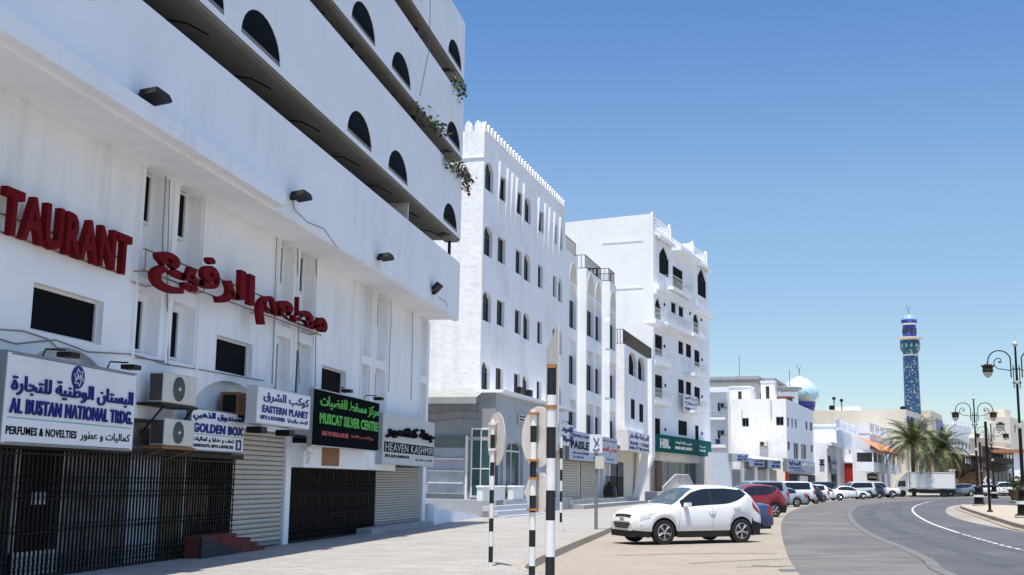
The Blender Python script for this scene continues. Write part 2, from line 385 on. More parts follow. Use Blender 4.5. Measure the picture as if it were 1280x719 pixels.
def window(root, h, fm, gm, fw=.06, mull=1, x=0.0, name='window', trans=None):
    """frame (part) with one pane (sub-part) standing at the back of an opening"""
    a, b, c, d = h['u0'], h['u1'], h['z0'], h['z1']; X = x - h.get('d', .25)
    m = MB()
    m.box(X - .04, X + .05, a, a + fw, c, d); m.box(X - .04, X + .05, b - fw, b, c, d)
    m.box(X - .04, X + .048, a + fw, b - fw, c, c + fw); m.box(X - .04, X + .048, a + fw, b - fw, d - fw, d)
    for i in range(mull):
        u = a + (b - a) * (i + 1) / (mull + 1); m.box(X - .03, X + .045, u - fw * .4, u + fw * .4, c + fw, d - fw)
    r = h.get('arch', 0) if trans is None else trans
    if r: m.box(X - .03, X + .043, a + fw, b - fw, d - r - fw * .5, d - r + fw * .5)
    f = m.build(name, fm, root)
    MB().box(X - .03, X + .012, a + fw * .5, b - fw * .5, c + fw * .5, d - fw * .5).build('pane', gm, f)
    return f
def shell(mb, u0, u1, z0, z1, x0, x1):      # body of a building without its street front (at x1)
    mb.quad((x1, u0, z0), (x1, u0, z1), (x0, u0, z1), (x0, u0, z0)); mb.quad((x1, u1, z0), (x0, u1, z0), (x0, u1, z1), (x1, u1, z1))
    mb.quad((x0, u0, z0), (x0, u0, z1), (x0, u1, z1), (x0, u1, z0)); mb.quad((x1, u0, z1), (x1, u1, z1), (x0, u1, z1), (x0, u0, z1)); return mb
def railing(root, u0, u1, z0, h, x, mat_, step=.14, returns=0.0, r=.014, name='railing'):
    m = MB(); n = max(2, int((u1 - u0) / step))
    for zz in (z0 + .06, z0 + h): m.box(x - .02, x + .02, u0, u1, zz - .02, zz + .02)
    for i in range(n + 1):
        u = u0 + (u1 - u0) * i / n; m.box(x - r, x + r, u - r, u + r, z0 + .06, z0 + h)
    if returns:
        for u in (u0, u1):
            for zz in (z0 + .06, z0 + h): m.box(x - returns, x - .02, u - .02, u + .02, zz - .02, zz + .02)
            k = max(2, int(returns / step))
            for i in range(1, k + 1): xx = x - returns * i / k; m.box(xx - r, xx + r, u - r, u + r, z0 + .06, z0 + h)
    return m.build(name, mat_, root)
def shutter(root, u0, u1, z0, z1, x, m_, n=18, name='shutter'):
    poly = []; dz = (z1 - z0) / n
    for i in range(n):
        z = z0 + i * dz; poly += [(-.02, z + .002), (.05, z + dz * .10), (.068, z + dz * .45), (.05, z + dz * .82), (-.02, z + dz * .93)]
    vs = [(x + p[0], u, p[1]) for u in (u0, u1) for p in poly]; k = len(poly)
    o = MB().add(vs, [(i, i + k, i + k + 1, i + 1) for i in range(k - 1)]).build(name, m_, root)
    MB().box(x - .02, x + .07, u0, u1, z0 - .09, z0).build('bottom_bar', GREYM, o)
    return o
def gate(root, u0, u1, z0, z1, x, pitch=.128, name='security_gate'):
    m = MB(); n = int((u1 - u0) / pitch)
    for i in range(n + 1):
        u = u0 + (u1 - u0) * i / n; w = .021 if i % 9 else .04; m.box(x - .018, x + .018, u - w / 2, u + w / 2, z0, z1)
        if i < n:
            u2 = u0 + (u1 - u0) * (i + 1) / n
            for zz in (z0 + .12, z0 + .26, z0 + (z1 - z0) * .36, z0 + (z1 - z0) * .62, z1 - .55):
                m.tube([(x + .02, u, zz), (x + .02, u2, zz + .12), ], .007, 4); m.tube([(x + .024, u2, zz), (x + .024, u, zz + .12)], .007, 4)
    for zz in (z0 + .03, z1 - .08): m.box(x - .022, x + .024, u0, u1, zz, zz + .03)
    for zz in (z0 + (z1 - z0) * .35, z0 + (z1 - z0) * .61): m.box(x - .010, x + .010, u0, u1, zz, zz + .016)
    return m.build(name, BLACK, root)
def sign(F, name, label, rect, off, thick, face, items, edge=ALU, cat='sign', group=None, lights=0, bevel=.03):
    """rect = (u0,u1,z0,z1) of the front face standing 'off' out from the facade"""
    u0, u1, z0, z1 = rect; w = u1 - u0; h = z1 - z0
    t = F.thing(name, label, cat, off, u0, z0, group)
    MB().box(-thick, -.012, 0, w, 0, h).build('box', edge, t)
    MB().box(-.012, 0, bevel, w - bevel, bevel, h - bevel).build('face', face, t)
    for it in items:
        m = MB()
        if it[0] == 'T':
            _, tx, a, b, c, d, mt, ex, bold = it; letters(m, tx, a * w, b * w, c * h, d * h, .002, ex, bold); m.build('lettering', mt, t)
        elif it[0] == 'B':
            _, a, b, c, d, mt, nm = it; m.box(.001, .006, a * w, b * w, c * h, d * h); m.build(nm, mt, t)
    for i in range(lights):
        u = w * (i + .5) / lights
        m = MB(); m.tube([(-.05, u, h), (.0, u, h + .12), (.34, u, h + .10)], .015, 5); m.box(.28, .52, u - .14, u + .14, h - .02, h + .06)
        m.build('spotlight', BLACK, t)
    return t

# ------------------------------------------------------------------ ground, road, pavement
def strip(name, mt, pts, d=0.0, thick=0.0):      # polygon (x,y) laid on the street plane
    m = MB(); n = len(pts); top = [(x, y, gz(x, y, d)) for x, y in pts]
    if thick:
        bot = [(x, y, gz(x, y, d - thick)) for x, y in pts]
        m.add(top + bot, [tuple(range(n))] + [(i, n + i, n + (i + 1) % n, (i + 1) % n) for i in range(n)])
    else: m.add(top, [tuple(range(n))])
    o = m.build(name, mt); return structure(o)
def ribbon(mb, left, right, d):
    for (a, b), (c, e) in zip(zip(left, right), zip(left[1:], right[1:])):
        mb.quad(*[(p[0], p[1], gz(p[0], p[1], d)) for p in (a, b, e, c)])
def offset(line, w):
    out = []
    for i, p in enumerate(line):
        a = line[max(i - 1, 0)]; b = line[min(i + 1, len(line) - 1)]
        dx, dy = b[0] - a[0], b[1] - a[1]; l = math.hypot(dx, dy); out.append((p[0] + dy / l * w, p[1] - dx / l * w))
    return out
def smooth_line(pts, k=6):
    out = []
    for i in range(len(pts) - 1):
        p0, p1, p2, p3 = pts[max(i - 1, 0)], pts[i], pts[i + 1], pts[min(i + 2, len(pts) - 1)]
        for j in range(k):
            t = j / k
            out.append(tuple(.5 * (2 * p1[q] + (p2[q] - p0[q]) * t + (2 * p0[q] - 5 * p1[q] + 4 * p2[q] - p3[q]) * t * t + (3 * p1[q] - p0[q] - 3 * p2[q] + p3[q]) * t ** 3) for q in (0, 1)))
    return out + [pts[-1]]
G = lambda px, py, d=0: tuple(gnd(px, py, d)[:2])
strip('ground', GROUND, [(-2500, -600), (2500, -600), (2500, 4500), (-2500, 4500)], -.03)
# carriageway edges measured on the street plane
edge_a = smooth_line([(.6, -30), (.9, 5), (1.2, 16), G(1000, 719), G(983, 690), G(976.5, 662), G(979, 648), G(990, 638.5), G(1012.8, 631.5), (9.5, 116), (15.5, 137), (24, 150), (45, 163), (80, 172)])
edge_b = smooth_line([(5.4, -30), (5.2, 8), (5.0, 16), G(1180, 719), G(1149, 698.7), G(1119.6, 683.9), G(1090, 672), G(1067, 658), G(1058.5, 646), G(1061, 637), G(1078, 630.5), (16.6, 118), (24, 136), (34, 144), (55, 151), (90, 157)])
strip('parking_ground', PARK, [(-6, -30), (-6, 20), (-6, 60), (-5.5, 110), (-3, 125), (2, 140), (10, 152), (24, 166), (60, 182), (100, 190)] + list(reversed(edge_a + [(100, 174)])), -.012)
m = MB(); ribbon(m, edge_a, edge_b, -.008); structure(m.build('block_paved_road', BAND))
far_side = smooth_line([(13, -30), (11, 5), (10.6, 20), (10.2, 36), (11.0, 60), (15.0, 86), (19.5, 104), (27, 122), (38, 131), (60, 138), (95, 144)])
m = MB(); N = 220
def resample(l, n):
    d = [0]
    for a, b in zip(l, l[1:]): d.append(d[-1] + math.dist(a, b))
    out = []; j = 0
    for i in range(n):
        t = d[-1] * i / (n - 1)
        while j < len(l) - 2 and d[j + 1] < t: j += 1
        f = (t - d[j]) / max(d[j + 1] - d[j], 1e-6); out.append((l[j][0] + (l[j + 1][0] - l[j][0]) * f, l[j][1] + (l[j + 1][1] - l[j][1]) * f))
    return out
ribbon(m, resample(edge_b, N), resample(far_side, N), -.008); structure(m.build('road', ASPH))
m = MB(); pale = offset(edge_b, .05); ribbon(m, pale, offset(edge_b, .30), -.004); structure(m.build('road_edge_strip', mat('pale_edge_blocks', (.15, .147, .14), .85, var=.35, vscale=2)))
# white line: solid round the bend, dashed nearer
wl = smooth_line([(8.3, 12), (7.9, 22), G(1277, 686.9), G(1235, 676.5), G(1196.7, 665.5), G(1161, 652.7), G(1143, 641.5), G(1142, 634.5), G(1155, 629), (21, 122), (30, 131), (48, 139), (80, 146)], 14)
solid = [p for p in wl if p[1] > 42.5]; near = [p for p in wl if p[1] <= 43]
m = MB(); ribbon(m, offset(solid, -.055), offset(solid, .055), -.002); structure(m.build('road_marking', mat('worn_line_paint', (.58, .57, .55), .7, var=.3, vscale=3)))
near = resample(near, 200); m = MB(); acc = 0
for i, (a, b) in enumerate(zip(near, near[1:])):
    acc += math.dist(a, b)
    if acc % .95 < .62: ribbon(m, offset([a, b], -.055), offset([a, b], .055), -.002)
structure(m.build('dashed_road_marking', _M['worn_line_paint']))
# left pavement and its kerb
kerb = smooth_line([(6.0, -20), (2.0, 2), (1.0, 13), (-1.2, 18.6), (-3.3, 20.9), (-3.86, 23.5), (-4.0, 32), (-4.1, 44), (-4.9, 60), (-5.2, 78), (-4.4, 95), (-3.0, 108), (.2, 120), (4, 130), (10, 143), (22, 158), (60, 174), (100, 182)])
pv = [(-60, -20)] + kerb + [(100, 400), (-60, 400)]
kin = offset(kerb, -.16)
strip('pavement', PAVE, [(-60, -20)] + kin + [(100, 400), (-60, 400)], .15)
m = MB(); ribbon(m, kin, offset(kerb, -.01), .153)
for (a, b) in zip(offset(kerb, -.01), offset(kerb, -.01)[1:]):
    m.quad((a[0], a[1], gz(*a, .153)), (a[0] + .02, a[1], gz(*a, -.03)), (b[0] + .02, b[1], gz(*b, -.03)), (b[0], b[1], gz(*b, .153)))
structure(m.build('kerb', KERBM))
# planted median / promenade island on the right with its own kerb
isl = smooth_line([(14.5, -20), (12.3, 8), (11.6, 24), (10.95, 40), G(1280, 661.6), G(1250, 652.7), G(1214.6, 640.9), (15.6, 84), (16.6, 89.5), (17.6, 91.5), (18.9, 91.2), (19.8, 88), (18.9, 79), (16.9, 68), (14.9, 58), (14.1, 50), (14.4, 40), (16, 20), (18, -20)])
isl_in = offset(isl, .16)
ISL = mat('promenade_paving', (.39, .335, .26), .85, var=.12, vscale=1.2, bump=.2)
strip('median_pavement', ISL, isl_in, .15)
m = MB(); io = offset(isl, .01); ribbon(m, io, isl_in, .153)
for a, b in zip(io, io[1:]): m.quad((a[0], a[1], gz(*a, -.03)), (a[0], a[1], gz(*a, .153)), (b[0], b[1], gz(*b, .153)), (b[0], b[1], gz(*b, -.03)))
structure(m.build('median_kerb', KERBM))
m = MB(); ribbon(m, offset(isl, -.32), io, -.004); structure(m.build('road_gutter', mat('gutter_blocks', (.31, .26, .20), .85, var=.25, vscale=2)))
isl2 = smooth_line([(70, 47), (40, 52), (29, 60), (25.5, 72), (24.6, 88), (24.2, 100), (24.4, 108), (25.5, 114.5), (27.5, 119), (31, 121), (36, 121), (60, 123), (100, 127)])
strip('far_median_pavement', ISL, offset(isl2, .16) + [(100, 40)], .15)
m = MB(); io2 = offset(isl2, .01); ribbon(m, io2, offset(isl2, .16), .153)
for a, b in zip(io2, io2[1:]): m.quad((a[0], a[1], gz(*a, -.03)), (a[0], a[1], gz(*a, .153)), (b[0], b[1], gz(*b, .153)), (b[0], b[1], gz(*b, -.03)))
structure(m.build('far_median_kerb', KERBM))
strip('side_road', ASPH, [(14, -20), (13.5, 50), (16, 68), (18, 79), (18.9, 88), (18.5, 92), (20, 108), (27, 121), (40, 130), (100, 143), (100, -20)], -.010)

# darker worn wheel tracks on the carriageway and grey repair patches among the tan blocks
mid_ = [((a[0] * .62 + b[0] * .38), (a[1] * .62 + b[1] * .38)) for a, b in zip(resample(edge_b, N), resample(far_side, N))]
TRK = mat('worn_asphalt_track', (.074, .077, .084), .75, var=.35, vscale=.5)
for o_ in (-.75, .75): m = MB(); ribbon(m, offset(mid_, o_ - .28), offset(mid_, o_ + .28), -.005); structure(m.build('road_wheel_track', TRK))
rp = random.Random(4)
for px, py, w, h in ((1010, 700, 1.1, .5), (1035, 712, 1.3, .6), (975, 714, .9, .4), (1000, 690, .7, .3), (940, 708, .6, .3)):
    x, y = G(px, py); n = 5; pts = [(x, y), (x + w, y), (x + w, y + h), (x + w * .6, y + h), (x + w * .6, y + h * 1.8), (x, y + h * 1.8)]
    m = MB(); m.add([(a, b, gz(a, b, -.0095)) for a, b in pts], [tuple(range(6))]); structure(m.build('road_paving_patch', BAND))
for a, b, w in (((-.8, 26), (3.6, 29.5), .22), ((0.2, 25), (4.2, 26.2), .16), ((-2.6, 28.5), (1.2, 30), .18)):
    l = smooth_line([a, ((a[0] + b[0]) / 2, (a[1] + b[1]) / 2 + .35), b], 8); m = MB(); ribbon(m, offset(l, -w / 2), offset(l, w / 2), -.0065); structure(m.build('road_tyre_mark', mat('tyre_mark', (.235, .205, .168), .9, var=.4, vscale=4)))

# ------------------------------------------------------------------ near white apartment block with shops (left)
FA = Frame(-11.15, 0, 0); OV = 1.25
A = FA.thing('apartment_building', 'near white apartment block with arched balcony slots and shops below, filling the left side', 'building')
UA0, UA1 = 3.0, 43.1
holesA = []; winA = []
def HA(px0, px1, pt, pb, d, off=0.0, arch=0):
    h = dict(u0=FA.u(*px0, off), u1=FA.u(*px1, off), z1=FA.z(*pt, off), z0=FA.z(*pb, off), d=d)
    if arch: h['arch'] = arch
    return h
for p in (((40, 385), (128, 405), (42, 352), (37, 412)), ((270, 440), (315, 450), (270, 418), (270, 464)), ((402, 470), (432, 480), (402, 456), (402, 488))):
    h = HA(*p, .17); holesA.append(h); winA.append(h)
def recess(px0, px1, pt, pb, d=.27): h = HA(px0, px1, pt, pb, d); holesA.append(h); return h
zt = FA.z(181, 203); zmid = FA.z(172, 343); zmid2 = zmid - .28; zb = FA.z(165.6, 440)
recs = []
def pair(ul, ur, tops, mids):
    recs.append((recess_u(ul[0], ul[1], tops, mids[0]), recess_u(ul[0], ul[1], mids[1], zb)))
def recess_u(u0, u1, z1, z0, d=.27): h = dict(u0=u0, u1=u1, z0=z0, z1=z1, d=d); holesA.append(h); return h
RU = [(FA.u(175, 320), FA.u(205, 320)), (FA.u(219, 340), FA.u(248, 340)), (FA.u(347, 380), FA.u(366, 380)), (FA.u(373, 390), FA.u(391, 390)),
      (FA.u(453, 420), FA.u(465, 420)), (FA.u(470.5, 420), FA.u(483, 420)), (FA.u(525.3, 460), FA.u(533.5, 460))]
for i, (a, b) in enumerate(RU):
    hu = recess_u(a, b, zt, zmid); hl = recess_u(a, b, zmid2, zb if i < 2 else 3.0)
    winA_up = dict(u0=a + .04, u1=a + (b - a) * .62, z0=zt - (zt - zmid) * .50, z1=zt - .10, d=.27)
    winA_lo = dict(u0=a + .04, u1=a + (b - a) * .62, z0=hl['z0'] + .06, z1=hl['z1'] - .12, d=.27)
    recs.append((hu, hl, winA_up, winA_lo))
# blind arches over the shops
archs = [dict(u0=FA.u(22, 450), u1=FA.u(140, 465), z0=2.9, z1=FA.z(82, 434), d=.22, arch=.85), dict(u0=FA.u(240, 500), u1=FA.u(330, 500), z0=2.9, z1=FA.z(290, 477), d=.22, arch=.85)]
holesA += archs
m = MB(); wall(m, UA0, UA1, 2.9, 7.69, holesA)
for h in archs + [r for q in recs for r in q[:2]]: m.quad((-h['d'], h['u0'], h['z0']), (-h['d'], h['u1'], h['z0']), (-h['d'], h['u1'], h['z1']), (-h['d'], h['u0'], h['z1']))
m.build('wall', WHITE, A)
m = MB(); shell(m, UA0, UA1, -.6, 19.4, -14, -1.6); shell(m, UA0, UA1, -.6, 7.69, -1.6, 0)
m.build('side_wall', ROUGHW, A)
for h in winA: window(A, h, WFRAME, DKSCREEN, .05, 0)
for hu, hl, wu, wlo in recs:
    for w in (wu, wlo):
        w2 = dict(w); w2['d'] = .22; window(A, w2, WFRAME, DKSCREEN, .05, 0)
# raised plaster edging round the tall recesses
m = MB()
for i in (0, 2, 4):
    a = RU[i][0] - .1; b = RU[i + 1][1] + .1
    for u in (a, (RU[i][1] + RU[i + 1][0]) / 2, b): m.box(0, .05, u - .045, u + .045, zb - .1, zt + .12)
m.box(0, .05, RU[6][0] - .14, RU[6][0] - .06, 3.4, zt + .1)
build_each(m, 'edging', WHITE2, A)
# projecting floors: parapets with half-round slots, slabs, recessed dark back wall
SL = [(7.69, 9.87), (10.78, 13.27), (13.97, 16.33), (17.17, 19.52)]
def AH(f, l, r, top, base):     # slot from pixels on the parapet plane
    u0, u1 = FA.u(*l, OV), FA.u(*r, OV); z0 = FA.z(*base, OV); z1 = FA.z(*top, OV)
    return f, u0, u1, z0, z1
slots = {1: [], 2: [], 3: []}
for f, c, top in ((1, [(327, 60), (450, 170), (498, 212), (563, 271)], 0), (2, [(455, 33), (502, 92), (567, 170)], 0), (3, [(569, 70)], 0)):
    for px, py in c: slots[f].append(FA.u(px, py, OV))
uc = sorted([slots[1][0], slots[1][1], slots[1][2], slots[1][3]])
step = uc[1] - uc[0]
ref = [uc[0] - 2 * 3.1 - .4, uc[0] - 3.3, uc[0], None, uc[1], uc[2], uc[3]]
hw = (FA.u(351, 80, OV) - FA.u(302, 40, OV)) / 2; sb = FA.z(302, 40, OV); sh_ = FA.z(326, 15, OV) - sb; print('slot', hw, sb, sh_)
for k in (1, 2, 3):
    us = list(slots[k])
    if k == 1: us += [uc[0] - 3.05, uc[0] - 8.3]
    if k == 2: us += [uc[0], uc[0] - 3.05]
    if k == 3: us += [slots[2][1], slots[2][0], uc[0]]
    slots[k] = us
for k, (z0, z1) in enumerate(SL):
    hs = [] if k == 0 else [dict(u0=u - hw, u1=u + hw, z0=z0 + sb - SL[1][0], z1=z0 + sb - SL[1][0] + sh_, d=.012, arch=sh_ * .97) for u in slots[k]]
    m = MB(); wall(m, UA0, UA1 - .55, z0, z1, hs, OV)
    e = UA1 - .55
    m.quad((OV, UA0, z1), (OV, e, z1), (OV - .16, e, z1), (OV - .16, UA0, z1))                # top of the parapet
    m.quad((OV - .16, UA0, z0 + .25), (OV - .16, UA0, z1), (OV - .16, e - .16, z1), (OV - .16, e - .16, z0 + .25))
    m.quad((OV, e, z0), (0, e, z0), (0, e, z0 + .45 if k < 3 else z1), (OV, e, z0 + .45 if k < 3 else z1)); m.quad((OV, e, z0 + .45), (OV, e, z1), (OV - .16, e, z1), (OV - .16, e, z0 + .45))
    if k == 0: m.quad((0.0, e, z0 + .45), (OV, e, z0 + .45), (OV, e, z1), (0, e, z1))
    m.build('parapet', WHITE2, A)
    for h in hs:
        g = MB(); n = 11
        g.box(OV - .13, OV - .0125, h['u0'] - .05, h['u1'] + .05, h['z0'] - .05, h['z1'] + .05)
        for i in range(1, 9): zz = h['z0'] + (h['z1'] - h['z0']) * i / 9; g.box(OV - .0124, OV - .004, h['u0'] + .22, h['u1'] - .22, zz - .012, zz + .012) if i < 5 else None
        g.build('slot_grille', DKSCREEN, A)
    m = MB(); m.box(-1.55, OV - .002, UA0, e - .003, z0 + .003, z0 + .25 if k else z0 + .3); 
    m.box(OV - .2, OV - .03, UA0, e - .003, z0 - .06, z0 + .002)     # drip edge
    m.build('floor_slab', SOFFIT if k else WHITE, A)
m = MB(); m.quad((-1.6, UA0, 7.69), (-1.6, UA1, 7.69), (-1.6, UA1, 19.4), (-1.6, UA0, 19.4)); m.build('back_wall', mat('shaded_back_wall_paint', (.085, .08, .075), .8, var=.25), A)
for k in range(3):          # things seen in the gaps above the parapets
    zt_ = SL[k + 1][0]
    for u in (19.5, 24.0, 29.0, 34.5, 39): window(A, dict(u0=u, u1=u + 1.3, z0=SL[k][0] + .9, z1=zt_ - .15, d=.02), BROWNF, GLASS, .06, 1, x=-1.55)
    m = MB()
    for u in ((FA.u(508, 262, .8),) if k == 0 else (30.2, 37.0)): m.box(-1.55, OV - .4, u, u + .10, SL[k][0] + .3, zt_)
    build_each(m, 'balcony_divider', WHITE2 if k == 0 else mat('dark_grey_divider', (.06, .06, .06), .8), A)
    m = MB()
    for j in range(7): m.tube([(-.3, 20 + j * 3.3, zt_ - .09), (.6, 20.6 + j * 3.3, zt_ - .10), (1.0, 20.8 + j * 3.3, zt_ - .3)], .02, 4)
    build_each(m, 'ceiling_conduit', BLACK, A)
    if k == 0:
        u_ = FA.u(372, 150, .2); m = MB()
        for j in range(7): m.box(.15, .2, u_ + j * .34, u_ + j * .34 + .09, zt_ - 1.0, zt_ - .12)
        for j in range(3): m.box(.14, .19, u_, u_ + 2.1, zt_ - .95 + j * .36, zt_ - .87 + j * .36)
        m.build('balcony_lattice', GREYP, A)
# deeper ledge along the first floor (left part)
m = MB(); m.box(OV, OV + .28, UA0, 24.0, 7.66, 7.98); m.box(.6, OV, UA0, 24.0, 7.60, 7.685); m.build('ledge', WHITE, A)
m = MB()
for k in range(1, 4): m.box(OV - .55, OV - .05, 41.2, 42.4, SL[k][0] - .13, SL[k][0] - .06)
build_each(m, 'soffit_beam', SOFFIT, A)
m = MB(); m.tube([(.9, 42.2, 9.87), (.9, 42.2, 10.8)], .06, 8); m.build('end_post', BLACK, A)

# ground floor: piers, header, gates and shutters
uA = lambda px, py=640: FA.u(px, py)
m = MB()
for a, b in ((uA(355.5), uA(361.5)), (uA(527.5), UA1)): m.box(-.9, 0, a, b, -.5, 2.9)
m.box(-.9, -.002, UA0, uA(291), 2.78, 2.898); m.box(-.9, -.002, uA(291), UA1, 2.82, 2.898)
build_each(m, 'shop_pier', WHITE, A)
zg = lambda u: gz(-11.15, u, .15)
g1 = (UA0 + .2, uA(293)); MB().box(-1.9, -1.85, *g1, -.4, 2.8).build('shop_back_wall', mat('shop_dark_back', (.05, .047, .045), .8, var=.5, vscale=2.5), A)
gate(A, *g1, zg(20), FA.z(60, 563), -.06)
MB().box(-.12, .16, *g1, FA.z(60, 563), FA.z(60, 563) + .1).build('gate_header', BLACK, A)
ds = MB(); ua, ub = FA.u(14, 650, -.25), FA.u(70, 650, -.25)
ds.box(-.28, -.22, ua, ua + .07, -.3, 2.2); ds.box(-.28, -.22, ub, ub + .07, -.3, 2.2); ds.box(-.28, -.22, ua, ub, -.3, .42); sd = ds.build('shop_door', WFRAME, A)
MB().box(-.26, -.24, ua + .07, ub, .42, 2.2).build('pane', GLASS, sd)
m = MB(); m.box(-.215, -.21, FA.u(40, 620, -.21), FA.u(57, 620, -.21), FA.z(41, 631, -.21), FA.z(41, 615, -.21)); m.build('paper_notice', mat('notice_paper', (.8, .82, .85), .7, var=.15, vscale=9), A)
for k, (a, b, mt) in enumerate(((76, 158, mat('grey_display', (.22, .22, .23), .6, var=.8, vscale=3)), (160, 200, mat('pale_blue_panel', (.62, .70, .82), .6, var=.25, vscale=2)), (203, 226, mat('olive_display', (.22, .19, .10), .6, var=.6, vscale=4)), (230, 262, mat('mixed_display', (.30, .22, .14), .6, var=.9, vscale=5)))):
    MB().box(-.24 - .02 * k, -.22 - .02 * k, FA.u(a, 640, -.22), FA.u(b, 640, -.22), .0 if k != 3 else .7, 2.45 if k != 3 else 1.5).build('shop_display', mt, A)
MB().box(-.30, -.24, FA.u(224, 640, -.27), FA.u(228, 640, -.27), -.3, 2.75).build('door_jamb', WFRAME, A)
m = MB(); m.box(-.2, -.16, UA0, uA(250), 2.35, 2.62); m.build('transom_glass', mat('frosted_transom', (.33, .31, .27), .5, var=.3, vscale=4), A)
shutter(A, uA(291.5), uA(355), zg(27) + .12, FA.z(320, 532), -.12, SHUT, 24)
gate(A, uA(362), uA(469), zg(33), FA.z(400, 583), -.06)
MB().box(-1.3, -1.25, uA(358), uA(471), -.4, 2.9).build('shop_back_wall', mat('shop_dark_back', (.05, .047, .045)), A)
MB().box(-.9, -.1, uA(360), uA(472), zg(33) - .3, zg(33) + .10).build('threshold', BLACK, A)
shutter(A, uA(471), uA(526.5), zg(40) + .28, FA.z(500, 584), -.12, SHUT, 21)
MB().box(-.1, .45, uA(448), uA(527.5), -.5, zg(40) + .17).build('doorstep', GREYP, A)
m = MB(); m.box(0, .34, uA(361), uA(480), FA.z(400, 585, .3), FA.z(400, 556, .3)); m.build('shop_fascia', WHITE, A)
MB().box(.34, .348, FA.u(402, 570, .34), FA.u(424, 570, .34), FA.z(400, 583, .34) + .02, FA.z(400, 558, .34) - .02).build('fascia_patch', TANF, A)
# stepped tiled stair in front of the first gate
so_ = .38; u0_ = FA.u(252, 700, so_); st = FA.thing('entrance_stair', 'small stepped stair with dark red tiles in front of the black shop gate', 'stair', 0, u0_, gz(-11, 25, .15))
w4 = FA.u(332, 688, so_) - u0_; hS = FA.z(291, 667, so_) - gz(-11, 25, .15)
poly = [(0, -.3), (w4, -.3), (w4, hS * .21), (w4 * .87, hS * .21), (w4 * .87, hS * .47), (w4 * .74, hS * .47), (w4 * .74, hS * .72), (w4 * .51, hS * .72), (w4 * .51, hS), (0, hS)]
MB().prism(poly, -.02, so_ - .02, 'x').build('tiled_steps', TILER, st)
poly2 = [(-.06, -.3), (w4 * .51, -.3), (w4 * .51, hS * .2), (w4 * .38, hS * .2), (w4 * .38, hS * .45), (w4 * .25, hS * .45), (w4 * .25, hS * .70), (w4 * .11, hS * .70), (w4 * .11, hS * .94), (-.06, hS * .94)]
MB().prism(poly2, so_ - .018, so_ + .02, 'x').build('rendered_side', BLUEG, st)

# lettering fixed on the wall
L1 = FA.thing('shop_sign', 'big red raised block letters of a restaurant name across the white wall', 'sign', .12, 0, 0)
zr1, zr0 = FA.z(6, 231.5, .2), FA.z(11, 294, .2); ue = FA.u(163.5, 300, .2); us_ = FA.u(4, 260, .2); wl_ = ue - us_
pitch = wl_ / 7.0
m = MB(); letters(m, 'TAURANT', us_, ue, zr0, zr1, 0, .12, .028); m.build('lettering', RED, L1)
m = MB(); letters(m, 'RES', us_ - pitch * 3 - .12, us_ - .16, zr0, zr1, 0, .12, .028); m.build('lettering', RED, L1)
m = MB()
for zz in (zr0 + .05, zr0 + (zr1 - zr0) * .45): m.tube([(-.06, us_ - 3.4, zz), (-.06, ue + .1, zz)], .018, 5)
for u in (us_ - 2, us_ + .5, us_ + 2.2, ue - .4): m.tube([(-.12, u, zr0 + .3), (0, u, zr0 + .3)], .015, 4)
m.build('mounting_rail', RUST, L1)
L2 = FA.thing('shop_sign', 'red raised Arabic letters on rails across the upper white wall', 'sign', .30, 0, 0)
za1, za0 = FA.z(193, 290, .4), FA.z(193, 359, .4); zb1, zb0_ = FA.z(326, 351, .4), FA.z(326, 406, .4)
u_a = FA.u(191, 340, .4); u_b = FA.u(409, 405, .4); um_ = FA.u(318, 370, .4); un_ = FA.u(322, 395, .4)
m = MB(); letters(m, 'الرفيع', u_a, um_, za0, za1, 0, .12, .03); m.build('lettering', RED, L2); m = MB(); letters(m, 'مطعم', un_, u_b, zb0_, zb1, 0, .12, .03); m.build('lettering', RED, L2)
m = MB()
for zz in (za0 + .30, za0 + .72): m.tube([(-.07, u_a - .1, zz), (-.07, u_b, zz)], .02, 5)
for u in (u_a, u_a + 2.6, un_ + .5, u_b - .3): m.tube([(-.3, u, za0 + .30), (-.07, u, za0 + .30)], .015, 4); m.tube([(-.07, u, za0 + .30), (-.07, u, za0 + .72)], .015, 4)
m.build('mounting_rail', mat('tan_rail', (.30, .22, .14), .7), L2)

# shop signs
def srect(F, l, r, t, b, off): return (F.u(*l, off), F.u(*r, off), F.z(*b, off), F.z(*t, off))
r1 = srect(FA, (4, 500), (169, 515), (85, 451), (85, 560), .55)
s1 = sign(FA, 'shop_sign', 'large white shop sign with blue emblem, leftmost above the black gates', r1, .55, .16, SIGNW, [
    ('T', 'البستان الوطنية للتجارة', .04, .965, .53, .75, NAVY, .03, .016), ('T', 'AL BUSTAN NATIONAL TRDG.', .04, .97, .335, .50, NAVY, .03, .02),
    ('B', .03, .97, .285, .295, TEALL, 'line'), ('T', 'PERFUMES & NOVELTIES', .03, .52, .11, .20, NAVYD, .006, .03), ('T', 'كماليات و عطور', .55, .965, .09, .21, NAVYD, .006, .015),
    ('B', .03, .97, .025, .032, NAVYD, 'line'), ('B', .03, .97, .965, .973, NAVYD, 'line')], GREYM, lights=2)
w_, h_ = r1[1] - r1[0], r1[3] - r1[2]
m = MB(); m.lathe([(.19, 0), (.19, .02)], 24); eu, ez = FA.uz(97, 472, .55); eu -= r1[0]; ez -= r1[2]; e_ = m.build('emblem', NAVY, s1, loc=(.0, eu, ez)); e_.rotation_euler = (0, rad(90), 0)
m = MB()
for k in range(6):
    a = k * math.pi / 3 + .26; b = a + math.pi / 6; c = a + math.pi / 3
    P = lambda t, r: (.024, math.cos(t) * r, math.sin(t) * r)
    m.tube([P(a, .09), P(b, .15), P(c, .09)], .009, 4)
